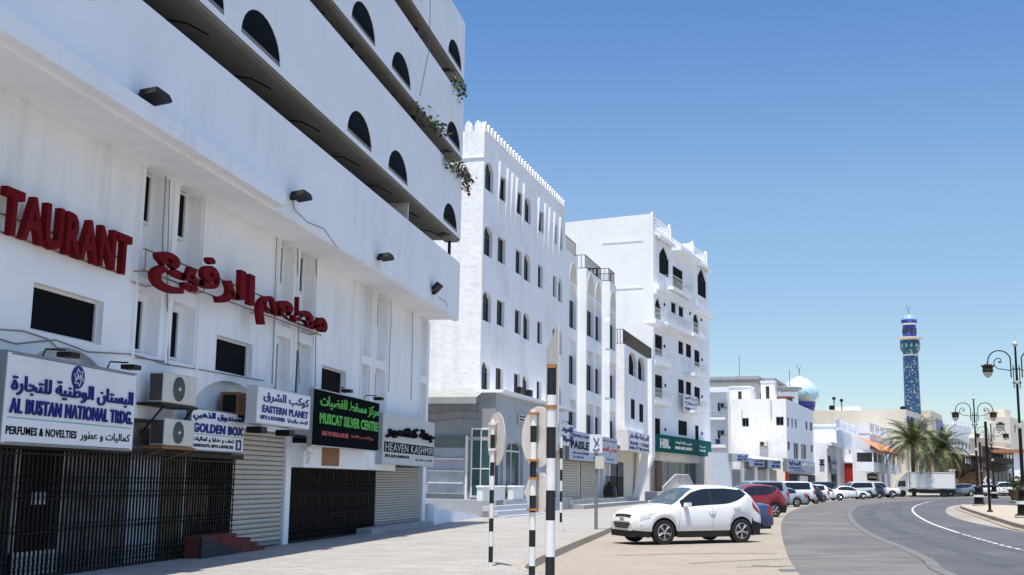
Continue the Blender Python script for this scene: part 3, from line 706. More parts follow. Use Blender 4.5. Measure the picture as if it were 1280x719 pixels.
m.tube([(.024, -.07, -.05), (.024, -.03, .05), (.024, 0, -.03), (.024, .04, .05), (.024, .07, -.04)], .012, 4); m.build('emblem_mark', WFRAME, s1, loc=(0, eu, ez))
r2 = srect(FA, (238, 540), (305, 545), (270, 513), (270, 565), .35)
s2 = sign(FA, 'shop_sign', 'small white and blue shop sign with a square badge beside the air conditioners', r2, .35, .12, SIGNW, [
    ('T', 'الصندوق الذهبي', .03, .97, .70, .93, NAVY, .02, .02), ('T', 'GOLDEN BOX', .04, .97, .43, .65, NAVY, .02, .035), ('B', .03, .97, .385, .40, TEALL, 'line'),
    ('T', 'تحف و هدايا و كماليات', .03, .80, .21, .34, NAVYD, .005, .04), ('T', 'HANDICRAFTS, GIFTS & NOVELTIES', .03, .79, .08, .17, NAVYD, .005, .05),
    ('B', .84, .95, .07, .33, NAVY, 'badge'), ('T', 'B', .87, .92, .12, .28, WFRAME, .008, .05)], GREYM)
r3 = srect(FA, (321, 510), (388, 515), (350, 487), (350, 533), .95)
s3 = sign(FA, 'shop_sign', 'white box sign with navy letters standing out above the closed roller shutter', r3, .95, .26, SIGNW, [
    ('T', 'كوكب الشرق', .10, .96, .58, .88, NAVY, .012, .02), ('T', 'EASTERN PLANET', .09, .95, .31, .51, NAVY, .012, .04),
    ('T', 'GIFTS & SOUVENIRS', .06, .50, .13, .24, NAVY, .005, .06), ('T', 'للتحف والهدايا', .55, .95, .11, .25, NAVY, .005, .04)], SIGNG, lights=0)
m = MB()
for u in (.18, 1.9): m.box(-.3, .05, u, u + .35, -.2, -.06)
m.build('spotlight', BLACK, s3)
r4 = srect(FA, (391, 525), (474, 530), (430, 493), (430, 561), .75)
s4 = sign(FA, 'shop_sign', 'black shop sign with bright green letters above the second black gate', r4, .75, .14, SIGNK, [
    ('T', 'مركز مسقط للفضيات', .08, .97, .66, .90, GREENL, .03, .015), ('T', 'MUSCAT SILVER CENTRE', .08, .97, .40, .59, GREENL, .03, .025),
    ('T', 'SALE OF GOLD & SILVER', .12, .50, .20, .28, REDL, .006, .05), ('T', 'بيع الذهب و الفضة', .54, .90, .20, .28, REDL, .006, .03)], ALU, lights=2)
r5 = srect(FA, (478, 550), (543, 550), (510, 522), (510, 582), .55)
s5 = sign(FA, 'shop_sign', 'pale grey shop sign with heavy black Arabic letters, nearest the far end of the block', r5, .55, .25, SIGNG, [
    ('T', 'جنة كشمير', .04, .97, .52, .80, NAVYD, .07, .06), ('B', .03, .985, .245, .445, NAVYD, 'letter_band'), ('T', 'HEAVEN KASHMIR', .05, .97, .265, .425, SIGNG, .012, .0),
    ('T', 'GIFTS, RUGS & HANDICRAFTS', .05, .48, .13, .20, NAVYD, .005, .05), ('T', 'للتحف و السجاد', .60, .95, .10, .16, NAVYD, .005, .03)], ALU)

# wall floodlights, air conditioners, camera, cables, plants
for i, (px, py, tilt, lb) in enumerate(((193, 123, 0, 'largest black floodlight, on the white parapet above the red letters'), (376, 247, 0, 'black floodlight with a loose cable under it on the white parapet'), (482, 323, 0, 'black floodlight on the white parapet over the paired window slots'), (549, 366, 1, 'black floodlight tilted up, last on the white parapet'))):
    u, z = FA.uz(px, py, OV + .25)
    t = FA.thing('floodlight', lb, 'floodlight', OV, u, z, 'floodlights on the white parapet')
    M = Matrix.Rotation(rad(-8 if not tilt else -48), 4, 'Y')
    m = MB(); m.prism([(-.30, -.05), (.26, -.07), (.34, -.01), (.24, .075), (-.22, .08)], .10, .42, 'x', M=Matrix.Translation((0, 0, 0)) @ M); m.build('lamp_head', BLACK, t)
    MB().box(0, .14, -.05, .05, -.05, .05).build('bracket', BLACK, t)
def ac_unit(F, px0, px1, pt, pb, label, off=.5, thick=.32, bracket=True):
    u0, z1 = F.uz(*pt, off); u1 = F.u(*px1, off); z0 = F.z(*pb, off); u0 = F.u(*px0, off)
    t = F.thing('air_conditioner', label, 'air conditioner', off, u0, z0, 'air conditioners on the shop wall'); w, h = u1 - u0, z1 - z0
    MB().bbox(-thick, 0, 0, w, 0, h, .02).build('casing', ACW, t)
    MB().box(-thick + .03, -.03, -.008, .012, .04, h - .04).build('side_grille', mat('ac_grille', (.06, .055, .05), .7, var=.3), t)
    r = min(w, h) * .40; cy, cz = w * .44, h * .5
    m = MB(); m.lathe([(r, 0), (r, .008)], 28); f = m.build('fan_guard', mat('ac_fan_dark', (.035, .033, .03), .7, var=.2, spec=.1), t, loc=(.001, cy, cz)); f.rotation_euler = (0, rad(90), 0)
    m = MB()
    for k in range(6): rr = r * (k + 1) / 6; m.tube([(.016, cy + rr * math.cos(a * math.pi / 12), cz + rr * math.sin(a * math.pi / 12)) for a in range(25)], .006, 4, cap=False)
    for k in range(10): a = k * math.pi / 5; m.tube([(.017, cy, cz), (.017, cy + r * math.cos(a), cz + r * math.sin(a))], .005, 4)
    m.build('guard_wires', mat('guard_wire_grey', (.22, .21, .19), .6), t)
    m = MB(); m.lathe([(r * .15, 0), (r * .12, .025)], 12); f = m.build('hub', WFRAME, t, loc=(.015, cy, cz)); f.rotation_euler = (0, rad(90), 0)
    if bracket:
        m = MB(); m.box(-off + .01, .02, -.1, w + .05, -.06, -.008)
        for u in (.08, w - .1): m.tube([(-off + .02, u, -.62 if pt[1] < 500 else -.22), (0, u, -.05)], .022, 5)
        m.build('bracket', TANF if pt[1] > 500 else BLACK, t)
ac_unit(FA, (205, 480), (246, 490), (205, 464), (205, 503), 'upper of two split air conditioners on the wall beside the white and blue sign')
ac_unit(FA, (206, 540), (243, 540), (206, 522), (206, 557), 'lower of two split air conditioners on the wall, on a rusty bracket')
u, z = FA.uz(293, 497, .2); t = FA.thing('air_conditioner', 'brown boxed wall air conditioner under the small blind arch behind the signs', 'air conditioner', .2, u, z)
MB().bbox(-.3, .15, -.12, .72, -.48, .12, .02).build('casing', TANF, t); MB().box(-.2, .1, -.16, -.121, -.4, .05).build('side_grille', BLACK, t)
u, z = FA.uz(388, 563, .5); t = FA.thing('security_camera', 'white security camera with dangling cables on the shop fascia', 'camera', .35, u, z)
MB().tube([(0, -.35, .05), (.2, -.35, .04)], .05, 8).build('mount', WFRAME, t); m = MB(); m.tube([(.16, -.42, .08), (.2, -.1, -.02)], .09, 10); m.build('housing', WFRAME, t)
m = MB(); m.tube([(.02, .1, .05), (.06, .14, -.2), (.03, .08, -.35), (.05, .2, -.25), (.02, .16, 0)], .012, 4); m.build('cable', CABLEW, t)
cab = MB()
P = lambda px, py, o=.04: (o, *FA.uz(px, py, o))
for pts in ([(0, 412), (30, 414), (60, 424), (85, 447)], [(0, 424), (20, 430), (70, 425), (110, 440), (165, 443), (210, 456), (255, 463), (330, 476)], [(165, 352), (180, 358), (200, 357)], [(235, 205), (255, 232), (275, 240), (286, 232)],
            [(366, 262), (376, 280), (400, 286)], [(340, 480), (346, 297), (367, 294)], [(372, 300), (374, 480)], [(394, 484), (396, 312), (378, 302)], [(208, 207), (203, 300), (205, 340)], [(212, 225), (209, 345), (210, 452)],
            [(488, 352), (489, 400), (487, 440), (486, 490)], [(516, 384), (516, 420), (515, 455), (514, 500)], [(170, 447), (205, 452), (211, 455)]):
    cab.tube([P(*p) for p in pts], .012, 4)
build_each(cab, 'cable', CABLE, A)
c2 = MB(); P2 = lambda px, py: (OV + .015, *FA.uz(px, py, OV + .015))
for pts in ([(366, 250), (368, 262), (385, 278), (405, 286), (422, 310)], [(538, 0), (537, 60), (533, 80), (525, 120)], [(548, 372), (556, 376), (560, 384)]): c2.tube([P2(*p) for p in pts], .010, 4)
build_each(c2, 'cable', CABLE, A)

def leaf_cloud(mb, pts, n, spread, size, rnd):
    for i in range(n):
        p = rnd.choice(pts); q = Vector(p) + Vector([rnd.gauss(0, s) for s in spread])
        a = Vector([rnd.uniform(-1, 1) for _ in range(3)]).normalized(); b = a.cross(Vector([rnd.uniform(-1, 1) for _ in range(3)])).normalized(); s = size * rnd.uniform(.6, 1.4)
        mb.add([q - a * s, q + b * s * .55, q + a * s, q - b * s * .55], [(0, 1, 2, 3)])
rnd = random.Random(3)
def vine(label, path, n, spread, flowers=0):
    pts = [(OV + .12, *FA.uz(px, py, OV + .12)) for px, py in path]
    t = FA.thing('climbing_plant', label, 'plant', 0, 0, 0)
    m = MB()
    for a, b in zip(pts, pts[1:]): m.tube([a, b], .018, 4)
    m.build('stem', TRUNK, t)
    fine = []
    for a, b in zip(pts, pts[1:]): fine += [tuple(Vector(a).lerp(Vector(b), k / 8)) for k in range(8)]
    m = MB(); leaf_cloud(m, fine, n, spread, .085, rnd); m.build('leaves', IVY, t)
    if flowers: m = MB(); leaf_cloud(m, fine[len(fine) // 3:], flowers, spread, .07, rnd); m.build('flowers', BLOOM, t)
vine('green creeper with pink flowers trailing from the balcony gap at the corner', [(556, 196), (563, 207), (572, 212), (580, 219), (586, 226)], 240, (.15, .22, .14), 80)
vine('thin strand of flowering creeper drooping below the corner balcony', [(580, 217), (582, 228), (585, 238), (587, 243)], 34, (.07, .1, .1), 18)
vine('leafy creeper growing along the underside of the upper balcony', [(523, 133), (535, 150), (542, 154), (549, 160), (551, 166)], 130, (.14, .26, .09))
vine('dark leafy clump hanging at the topmost balcony end', [(567, 105), (573, 108), (578, 112), (577, 120)], 110, (.12, .16, .18))

lw = thing('low_wall', 'low white ramp wall with a square end post between the near block and the corner shop', 'wall', (-10.95, 43.5, gz(-10.95, 43.5, .15)))
b_ = G(604, 646, .15); dx, dy = b_[0] + 10.95, b_[1] - 43.5
m = MB(); m.add([(0, .3, -.3), (dx, dy, -.3), (dx, dy, .04), (0, .3, .62), (-.2, .3, -.3), (dx - .2, dy, -.3), (dx - .2, dy, .04), (-.2, .3, .62)], [(0, 1, 2, 3), (7, 6, 5, 4), (3, 2, 6, 7), (0, 3, 7, 4)]); m.build('ramp_side', WHITE, lw)
MB().bbox(-.35, .12, -.25, .3, -.3, .78, .03).build('end_post', WHITE, lw)

# ------------------------------------------------------------------ second building: white block with battlements
FB = Frame(-12.4, 58.4, 5.64)
B = FB.thing('office_building', 'five storey white block with small battlements along its roof and brown arched windows', 'building')
uB = lambda px, py=400, off=0: FB.u(px, py, off)
UB1 = uB(706.5, 300); ZB = FB.z(603, 160); holes = []; wins = []
rowz = [(FB.z(606, 199), FB.z(611, 239)), (FB.z(604.5, 279), FB.z(609, 320)), (FB.z(602, 360.5), FB.z(606, 401)), (FB.z(600, 449), FB.z(604, 487))]
cols = [(606.2, 616.5, 1), (623.6, 633, 0), (645.8, 653.5, 0), (656.2, 664, 1), (673.6, 679.5, 0), (692.4, 696.8, 0), (699, 703.6, 1)]
for (zt_, zb_) in rowz:
    for a, b, ar in cols:
        ua, ub = uB(a, 240), uB(b, 240)
        h = dict(u0=ua, u1=ub, z0=zb_ if ar else zb_ + .10, z1=zt_ if ar else zt_ - .10, d=.22)
        if ar: h['arch'] = .52
        holes.append(h); wins.append((h, ar))
ZS = FB.z(690, 512)      # top of the projecting shop storey
m = MB(); wall(m, 0, UB1, ZS - .1, ZB, holes); m.build('wall', WHITE, B)
m = MB(); shell(m, 0, UB1, -.6, ZB, -13, 0); m.build('side_wall', ROUGHW, B)
m = MB(); wall(m, 0, UB1, -.6, ZS - .1, []); m.build('lower_wall', WHITE, B)
for h, ar in wins: window(B, h, BROWNF, GLASS, .07, 1)
m = MB(); n = 30            # battlements: pointed merlons all round
w_ = UB1 / n
def merlon(mb, a, b, x0, x1, z):
    c = (a + b) / 2; mb.prism([(a, z), (b, z), (b, z + .28), (b - (b - a) * .2, z + .46), (c, z + .56), (a + (b - a) * .2, z + .46), (a, z + .28)], x0, x1, 'x')
for i in range(n): merlon(m, i * w_ + w_ * .16, (i + 1) * w_ - w_ * .16, -.22, 0, ZB)
for i in range(24):
    a = -13 + i * .54; c = a + .19; m.prism([(a, ZB), (a + .38, ZB), (a + .38, ZB + .3), (a + .3, ZB + .5), (c, ZB + .6), (a + .08, ZB + .5), (a, ZB + .3)], .0, .22, 'y')
m.build('battlement', WHITE2, B)
m = MB()
for px in (622, 632, 638, 643.8, 652.6, 671.6, 679.8, 685.2, 691.2, 698.4):     # tapering plaster fins of the top floor
    u = uB(px, 220); zt_ = ZB - 1.05
    m.prism([(-.002, zt_), (.30, zt_), (.0, zt_ - 5.6), (-.002, zt_ - 5.6)], u - .07, u + .07, 'y') if False else m.add([(0, u - .08, zt_), (0, u + .08, zt_), (.22, u + .08, zt_), (.22, u - .08, zt_), (0, u - .08, zt_ - 3.9), (0, u + .08, zt_ - 3.9)], [(3, 2, 1, 0), (0, 4, 3), (1, 2, 5), (4, 5, 2, 3)])
build_each(m, 'plaster_fin', WHITE2, B)
m = MB(); m.box(.002, .06, .0, UB1, ZB - .06, ZB + .02); m.box(-13, 0, -.05, -.002, ZB - 1.5, ZB - 1.44); m.build('string_course', WHITE2, B)
# projecting shop storey
SH = 1.0; u_e = uB(698, 560, SH)
zpod = gz(-11, 60, .15) + .72
so_ = []
us0 = uB(632, 560, SH); 
doorh = [dict(u0=uB(618.5, 580, SH), u1=uB(629, 580, SH), z0=zpod, z1=FB.z(624, 553, SH), d=.25, arch=.4), dict(u0=uB(632.5, 580, SH), u1=uB(654, 580, SH), z0=zpod, z1=FB.z(641, 552, SH), d=.25, arch=.5)]
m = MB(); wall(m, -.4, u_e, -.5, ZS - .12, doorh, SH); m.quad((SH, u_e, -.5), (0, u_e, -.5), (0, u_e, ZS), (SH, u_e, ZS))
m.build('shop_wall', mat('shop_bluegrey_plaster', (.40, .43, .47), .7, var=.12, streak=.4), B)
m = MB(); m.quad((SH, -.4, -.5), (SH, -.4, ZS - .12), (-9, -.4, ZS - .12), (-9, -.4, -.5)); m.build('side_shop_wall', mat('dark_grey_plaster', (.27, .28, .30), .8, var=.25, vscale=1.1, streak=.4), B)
for h in doorh: window(B, h, WFRAME, GLASSG, .08, 1 if h is doorh[1] else 0, x=SH, name='shop_door')
MB().box(-.1, SH + .45, -.6, u_e + 3.0, ZS - .118, ZS + .03).build('canopy', WHITE2, B)
m = MB(); m.box(-6, SH + .05, -.5, -.402, FB.z(570, 545, 0) - .1, FB.z(570, 545, 0) + .08); m.build('ledge', GREYP, B)
# side shop window of the end wall (faces the camera)
y_ = -.4
m = MB(); x0, x1 = -2.6, -.5; m.box(x0, x1, y_ - .10, y_ - .03, zpod + .25, 3.6); m.build('shop_display', mat('grey_shop_display', (.33, .36, .40), .6, var=.2), B)
m = MB(); m.box(x0 + .1, x1 - .1, y_ - .15, y_ - .10, 3.3, 3.85); m.build('shop_fascia', mat('dull_green_fascia', (.10, .13, .12), .6), B)
m = MB()
for zz in (1.5, 2.1, 2.7): m.box(x0 + .1, x1 - .1, y_ - .22, y_ - .1, zz, zz + .05)
m.box(x0 - .1, x0, y_ - .2, y_ - .02, zpod, 3.9); m.box(x1, x1 + .1, y_ - .2, y_ - .02, zpod, 3.9); m.build('shelf', WFRAME, B)
# podium with steps and ramp side
m = MB(); m.box(-6, SH + .9, -1.5, u_e - .2, -.6, zpod); m.build('podium', TILEG, B)
m = MB(); ps = FB.u(621, 640, SH + 1.6); pe = FB.u(660, 640, SH + 1.6)
for k in range(3): m.box(SH + .902, SH + 2.0 - k * .36, ps + .02, pe + 3, -.6, zpod - .02 - (2 - k) * .22 - .2)
build_each(m, 'step', STEPM, B)
for i, (a, b, lb) in enumerate(((604.5, 632.5, 'white square planter box left of the glass shop door'), (642.5, 656, 'white square planter box right of the glass shop door'))):
    t = FB.thing('planter_box', lb, 'planter', SH + .15, FB.u(a, 600, SH + .8), zpod, 'planter boxes on the shop steps'); w = FB.u(b, 600, SH + .8) - FB.u(a, 600, SH + .8)
    MB().bbox(.32, .62, 0, w, 0, .62, .03).build('box', WFRAME, t); MB().bbox(.29, .65, -.04, w + .04, .62, .70, .02).build('rim', WHITE2, t)
# corrugated awning on the end wall
aw = FB.thing('awning', 'grey corrugated sheet awning on the end wall beside the near block', 'awning', 0, 0, 0)
m = MB(); zA = FB.z(600, 494); n = 44; prev = None
for i in range(n + 1):
    x = -4.6 + 4.9 * i / n; dz = .035 * (i % 2); cur = ((x, -.02, zA + .25 + dz), (x, -1.5, zA - .22 + dz), (x, -1.5, zA - .55 + dz))
    if prev: m.quad(prev[0], cur[0], cur[1], prev[1]); m.quad(prev[1], cur[1], cur[2], prev[2])
    prev = cur
m.build('sheet', AWN, aw)
m = MB()
for x in (-4.4, -2.2, .1): m.tube([(x, 0, zA - .6), (x, -1.45, zA - .3)], .03, 5)
m.build('support_arm', GREYM, aw)
pipe = MB(); pipe.tube([(-3.0, -.14, 1.0), (-3.0, -.14, ZB - 5.5)], .06, 6); pipe.build('drain_pipe', GREYM, B)
sgB = sign(FB, 'shop_sign', 'small white sign with dark blue and red writing on the corner shop with steps', (FB.u(646.5, 530, SH), FB.u(660, 530, SH), FB.z(652, 531, SH), FB.z(646.5, 517, SH)), SH + .08, .07, SIGNW,
    [('T', 'الفضة العمانية', .05, .95, .62, .92, NAVYD, .006, .06), ('T', 'OMANI SILVER', .05, .95, .36, .55, NAVYD, .006, .08), ('T', 'SOUVENIRS', .05, .95, .08, .26, REDL, .006, .06)])
sgX = sign(FB, 'shop_sign', 'white hanging sign with a red and blue disc and blue Arabic writing', (FB.u(690, 540, 1.9), FB.u(717, 545, 1.9), FB.z(705, 557, 1.9), FB.z(705, 529.5, 1.9)), 1.9, .25, SIGNW,
    [('T', 'النود', .42, .95, .58, .90, NAVY, .03, .06), ('T', 'للصرافة', .42, .95, .14, .46, NAVY, .03, .06)], SIGNG, lights=1)
w_ = FB.u(717, 545, 1.9) - FB.u(690, 540, 1.9); m = MB(); m.lathe([(.55, 0), (.55, .02)], 20); e_ = m.build('emblem', NAVY, sgX, loc=(.003, w_ * .2, .98)); e_.rotation_euler = (0, rad(90), 0)
m = MB(); m.lathe([(.26, 0), (.26, .03)], 16); e2 = m.build('emblem_mark', REDL, sgX, loc=(.004, w_ * .2, 1.2)); e2.rotation_euler = (0, rad(90), 0)

# ------------------------------------------------------------------ third block with stepped bays
B2 = FB.thing('office_building', 'white block in three stepped bays with tall recessed windows and rooftop railings', 'building')
bays = [(UB1, uB(721.6, 400, 0), 0.0, FB.z(709, 312)), (uB(722, 400), uB(752.5, 400, .65), .65, FB.z(735, 337, .65)), (uB(753, 400, .65), uB(770, 400, 1.25), 1.25, FB.z(763, 352, 1.25))]
bays[1] = (bays[0][1], bays[1][1], .65, bays[1][3]); bays[2] = (bays[1][1], bays[2][1], 1.25, bays[2][3])
ZW = FB.z(740, 545, .65)
wcol = [(0, [(711.5, 720.5)], [(354, 410, 1), (424, 480, 0), (499, 535, 0)], 714), (1, [(733.5, 742.5), (744, 751.5)], [(370, 421, 1), (438, 489, 0), (505, 545, 0)], 737), (2, [(762.2, 769.2)], [(388, 437, 1), (453, 498, 0), (514, 548, 0)], 765)]
for bi, cc, rows, pref in wcol:
    u0, u1, off, zt_ = bays[bi]; hs = []
    for a, b in cc:
        ua, ub = uB(a, 400, off), uB(b, 400, off)
        ub = min(ub, u1 - .25)
        for (t, bt, ar) in rows:
            h = dict(u0=ua, u1=ub, z0=FB.z(pref, bt, off), z1=FB.z(pref, t, off), d=.36)
            if ar: h['arch'] = (ub - ua) * .42
            hs.append(h)
    m = MB(); wall(m, u0, u1, -.6, zt_, hs, off); m.build('wall', WHITE, B2)
    m = MB(); shell(m, u0, u1, -.6, zt_, -11, off)
    for h in hs: m.quad((off - .36, h['u0'], h['z0']), (off - .36, h['u1'], h['z0']), (off - .36, h['u1'], h['z1']), (off - .36, h['u0'], h['z1']))
    m.build('side_wall', WHITE2, B2)
    for h in hs:
        k = dict(u0=h['u0'] + .05, u1=h['u1'] - .05, z0=h['z0'] + .02, z1=h['z0'] + (h['z1'] - h['z0']) * .66, d=.3); window(B2, k, BLACK, GLASS, .05, 1, x=off)
    for a, b in cc:
        ua, ub = uB(a, 400, off), min(uB(b, 400, off), u1 - .25); zz = hs[0]['z1'] + .1
        MB().prism(arch_pts(ua, ub, zz, zz + (ub - ua) * .5 + .35, 10), off + .001, off + .03, 'x').build('tympanum', CREAM, B2)
    railing(B2, u0 + .1, u1 - .1, zt_, 1.0, off - .12, BLACK, .28, 2.6 if bi else 0, .018)
m = MB(); m.box(.66, 1.6, bays[1][0], bays[2][1] + .1, FB.z(740, 552, 1.2) - .2, FB.z(740, 552, 1.2)); m.build('canopy', GREYP, B2)
# ground floor of the bays: shutters, sign, steps
sx = 1.30; u0s = FB.u(697, 600, sx); MB().box(.7, sx - .04, u0s, FB.u(746, 600, sx), -.6, 3.6).build('shop_pier', CREAM, B2)
zb_ = gz(-9, 85, .15) + .55
for a, b in ((702, 723.5), (725.5, 743)): shutter(B2, FB.u(a, 600, sx), FB.u(b, 600, sx), zb_, 3.3, sx - .03, SHUT, 17)
m = MB(); m.box(sx + .02, sx + 1.5, FB.u(700, 620, sx), FB.u(785, 615, sx), -.6, zb_ - .3); m.box(sx + .02, sx + .8, FB.u(700, 620, sx), FB.u(785, 615, sx), -.6, zb_ - .02); m.build('doorstep', GREYP, B2)
for a, b, mt in ((755, 757.5, WFRAME), (764, 770.5, GLASS), (773, 780, mat('dark_shop_door', (.05, .05, .05), .6))):
    MB().box(sx - .3, sx - .03, FB.u(a, 600, sx), FB.u(b, 600, sx), 0, 3.2).build('shop_door', mt, B2)
gp = railing(B2, FB.u(757, 610, sx + .7), FB.u(779, 610, sx + .7), zb_, 1.5, sx + .7, BLACK, .32, 0, .018, 'gate_railing')
rP = (FB.u(711.5, 560, 1.9), FB.u(772, 565, 1.9), FB.z(745, 578, 1.9), FB.z(745, 544, 1.9))
sgP = sign(FB, 'shop_sign', 'long blue-grey shop sign with black Latin and red Arabic lettering', rP, 1.9, .4, SIGNB, [
    ('T', 'PAISLEY', .03, .43, .40, .68, NAVYD, .02, .03), ('T', 'بيسلي للعطور', .62, .97, .38, .66, REDL, .02, .04), ('T', 'PERFUMES & COSMETICS', .06, .42, .80, .90, NAVY, .006, .05),
    ('T', 'السلع السياحية والهدايا', .60, .97, .80, .92, NAVY, .006, .03), ('T', 'GIFTS AND SOUVENIRS', .06, .36, .22, .30, NAVY, .006, .05), ('T', 'TEL. MUTRAH', .06, .26, .08, .16, NAVY, .006, .05), ('T', 'للهدايا', .74, .9, .1, .22, NAVY, .006, .03), ('T', 'TEL. MUTRAH', .44, .58, .1, .18, NAVY, .006, .05)], GREYM, lights=0)
bag = FB.thing('rubbish_bag', 'dark blue full rubbish bag by the railing under the red lettered sign', 'bag', sx + .35, FB.u(763, 612, sx + .4), zb_)
m = MB(); m.lathe([(.3, 0), (.52, .15), (.55, .45), (.4, .8), (.12, 1.0), (.16, 1.12)], 12); m.build('sack', mat('dark_blue_plastic', (.012, .016, .035), .4, var=.3), bag, 40)

# ------------------------------------------------------------------ low link block between
C0 = FB.thing('building', 'narrow lower white block with two arched windows and a brown roof railing', 'building')
o0 = 1.9; ua, ub = bays[2][1] + .02, uB(816, 480, o0); hs = []
zr = FB.z(785.5, 433, o0)
for a, b, t, bt, ar in ((786, 796, 441, 470, .7), (797.5, 806, 447, 476, .7), (788.5, 793.5, 499, 524, 0), (799, 804, 505, 528, 0)):
    h = dict(u0=uB(a, 480, o0), u1=uB(b, 480, o0), z0=FB.z((a + b) / 2, bt, o0), z1=FB.z((a + b) / 2, t, o0), d=.35 if ar else .07)
    if ar: h['arch'] = ar
    hs.append(h)
fu = uB(785, 480, o0)
zl = FB.z(790, 562, o0)
m = MB(); wall(m, ua, ub, zl, zr, hs, o0); m.build('wall', WHITE, C0)
m = MB(); shell(m, ua, ub, zl, zr, -9, o0); m.quad((o0, ua, zl), (o0, ub, zl), (-9, ub, zl), (-9, ua, zl)); m.build('side_wall', ROUGHW, C0)
m = MB(); m.box(-9, o0 - 1.2, ua + .1, ub, -.6, zl - .003); m.build('lower_wall', CREAM, C0)
for h in hs: window(C0, h, BLACK, DKSCREEN, .07, 1, x=o0)
railing(C0, ua + .1, ub, zr, 1.15, o0 - .12, BROWNF, .22, 5, .025)
m = MB(); bu = uB(812, 500, o0); m.box(o0 - .6, o0 + .35, bu - .9, bu + .6, zl - .3, zr); m.add([(o0 - .6, bu - .9, zl - .3), (o0 + .35, bu - .9, zl - .3), (o0 + .35, bu + .6, zl - .3), (o0 - .6, bu + .6, zl - .3), (o0 - 1.2, bu - 1.6, .5), (o0 - .7, bu - 1.6, .5), (o0 - .7, bu - .9, .5), (o0 - 1.2, bu - .9, .5)], [(0, 1, 5, 4), (1, 2, 6, 5), (2, 3, 7, 6), (3, 0, 4, 7)]); m.build('buttress', WHITE2, C0)
sgC0 = sign(FB, 'shop_sign', 'white box sign with blue writing on the narrow link block', (FB.u(785, 550, 2.4), FB.u(812, 555, 2.4), FB.z(797, 565, 2.4), FB.z(797, 540, 2.4)), 2.4, .6, SIGNW,
    [('T', 'السياحة والسفر', .06, .95, .56, .92, NAVY, .01, .06), ('T', 'TRAVEL & TOURS', .06, .95, .30, .48, NAVY, .01, .07), ('T', 'MUTRAH', .06, .95, .08, .24, NAVY, .01, .07)], WFRAME)

for px, py, lb in ((648, 506, 'small black floodlight standing on the shop canopy, nearer the corner'), (661, 510, 'small black floodlight standing on the shop canopy, farther along it')):
    u, z = FB.uz(px, py, .6); t = FB.thing('floodlight', lb, 'floodlight', .6, u, ZS + .03, 'floodlights on the shop canopy'); MB().box(-.03, .03, -.03, .03, 0, .25).build('bracket', BLACK, t); MB().bbox(-.12, .16, -.28, .28, .2, .6, .03).build('lamp_head', BLACK, t)

x0, x1 = -.25, SH - .18
m = MB(); m.box(x0, x1, -.47, -.41, zpod + .1, ZS - 1.9); g_ = m.build('side_shop_window', WFRAME, B)
MB().box(x0 + .08, x1 - .08, -.49, -.471, zpod + .2, ZS - 2.0).build('pane', GLASSG, g_)
m = MB(); m.box(x0 + .08, x1 - .08, -.51, -.491, zpod + 1.5, zpod + 1.56); m.box((x0 + x1) / 2 - .03, (x0 + x1) / 2 + .03, -.51, -.491, zpod + .2, ZS - 2.0); m.build('mullion', WFRAME, g_)
m = MB(); m.box(-.02, .02, -.44, -.405, ZS - 1.2, ZS - .7)
for z_ in (ZS - 1.0, ZS - 1.4): m.tube([(-3.6, -.45, z_), (-2.2, -.45, z_ - .18), (-1.0, -.45, z_ - .02), (.2, -.45, z_ - .1)], .018, 4)
build_each(m, 'cable', CABLE, B)

# ------------------------------------------------------------------ tall white block with balconies over the bank
_c = ray(817.3, 420); _k = 108.0 / _c.y
FC = Frame(_c.x * _k, 108.0, 13.3)
C = FC.thing('apartment_building', 'tall white balcony block with arched loggias above the green bank sign', 'building')
uC = lambda px, py=430, off=0: FC.u(px, py, off)
UC1 = uC(886.5); ZT = FC.z(817.3, 267.5); hs = []; wn = []
def HC(a, b, ym, t, bt, arch=0, d=.11, pointed=True, mull=1):
    px = (a + b) / 2; h = dict(u0=uC(a, ym), u1=uC(b, ym), z1=FC.z(px, t), z0=FC.z(px, bt), d=d)
    if arch: h['arch'] = (h['z1'] - h['z0']) * arch; h['pointed'] = pointed
    hs.append(h); wn.append((h, mull)); return h
HC(824, 836, 330, 309, 344, .38); HC(872, 882.5, 355, 336, 371, .38); HC(841, 853.5, 348, 335.5, 363)
z2t, z2b = 372, 398
HC(818.8, 826, 385, 372, 399, .4); HC(866.5, 873, 405, 388, 420, .4)
HC(839, 844.6, 385, 379, 393); HC(848.5, 854, 390, 384, 397); 
HC(818.8, 828, 430, 419, 445); HC(848, 854, 435, 427, 443); HC(857.5, 864, 440, 430.5, 447); HC(868, 874.5, 445, 438, 458)
HC(818.8, 828, 478, 469, 497); HC(848, 855, 483, 474.5, 492); HC(857.5, 864, 487, 477.5, 495); HC(868, 875, 490, 484, 507)
HC(818.8, 825.5, 535, 523, 549); HC(848, 859, 535, 526, 544.5, mull=3); HC(869, 873.5, 540, 532, 553)
ZH = FC.z(840, 563)
m = MB(); wall(m, 0, UC1, ZH, ZT - 1.6, hs); m.build('wall', WHITE, C)
m = MB(); shell(m, 0, UC1, -.6, ZT - 1.6, -16, 0); m.quad((-.004, -.002, ZT - 1.65), (-.004, -.002, ZT), (-16, -.002, ZT - .35), (-16, -.002, ZT - 1.65)); m.quad((-16, .2, ZT - .35), (-16, .2, ZT - 1.65), (-.004, .2, ZT - 1.65), (-.004, .2, ZT)); m.quad((-.004, -.002, ZT), (-.004, .2, ZT), (-16, .2, ZT - .35), (-16, -.002, ZT - .35)); m.build('side_wall', mat('end_wall_paint', (.74, .74, .735), .85, var=.05, vscale=.5, bump=.2, bscale=6, streak=.14), C)
for h, mu in wn: window(C, h, BLACK, DKSCREEN, .07, mu)
m = MB()        # white surrounds of the small windows
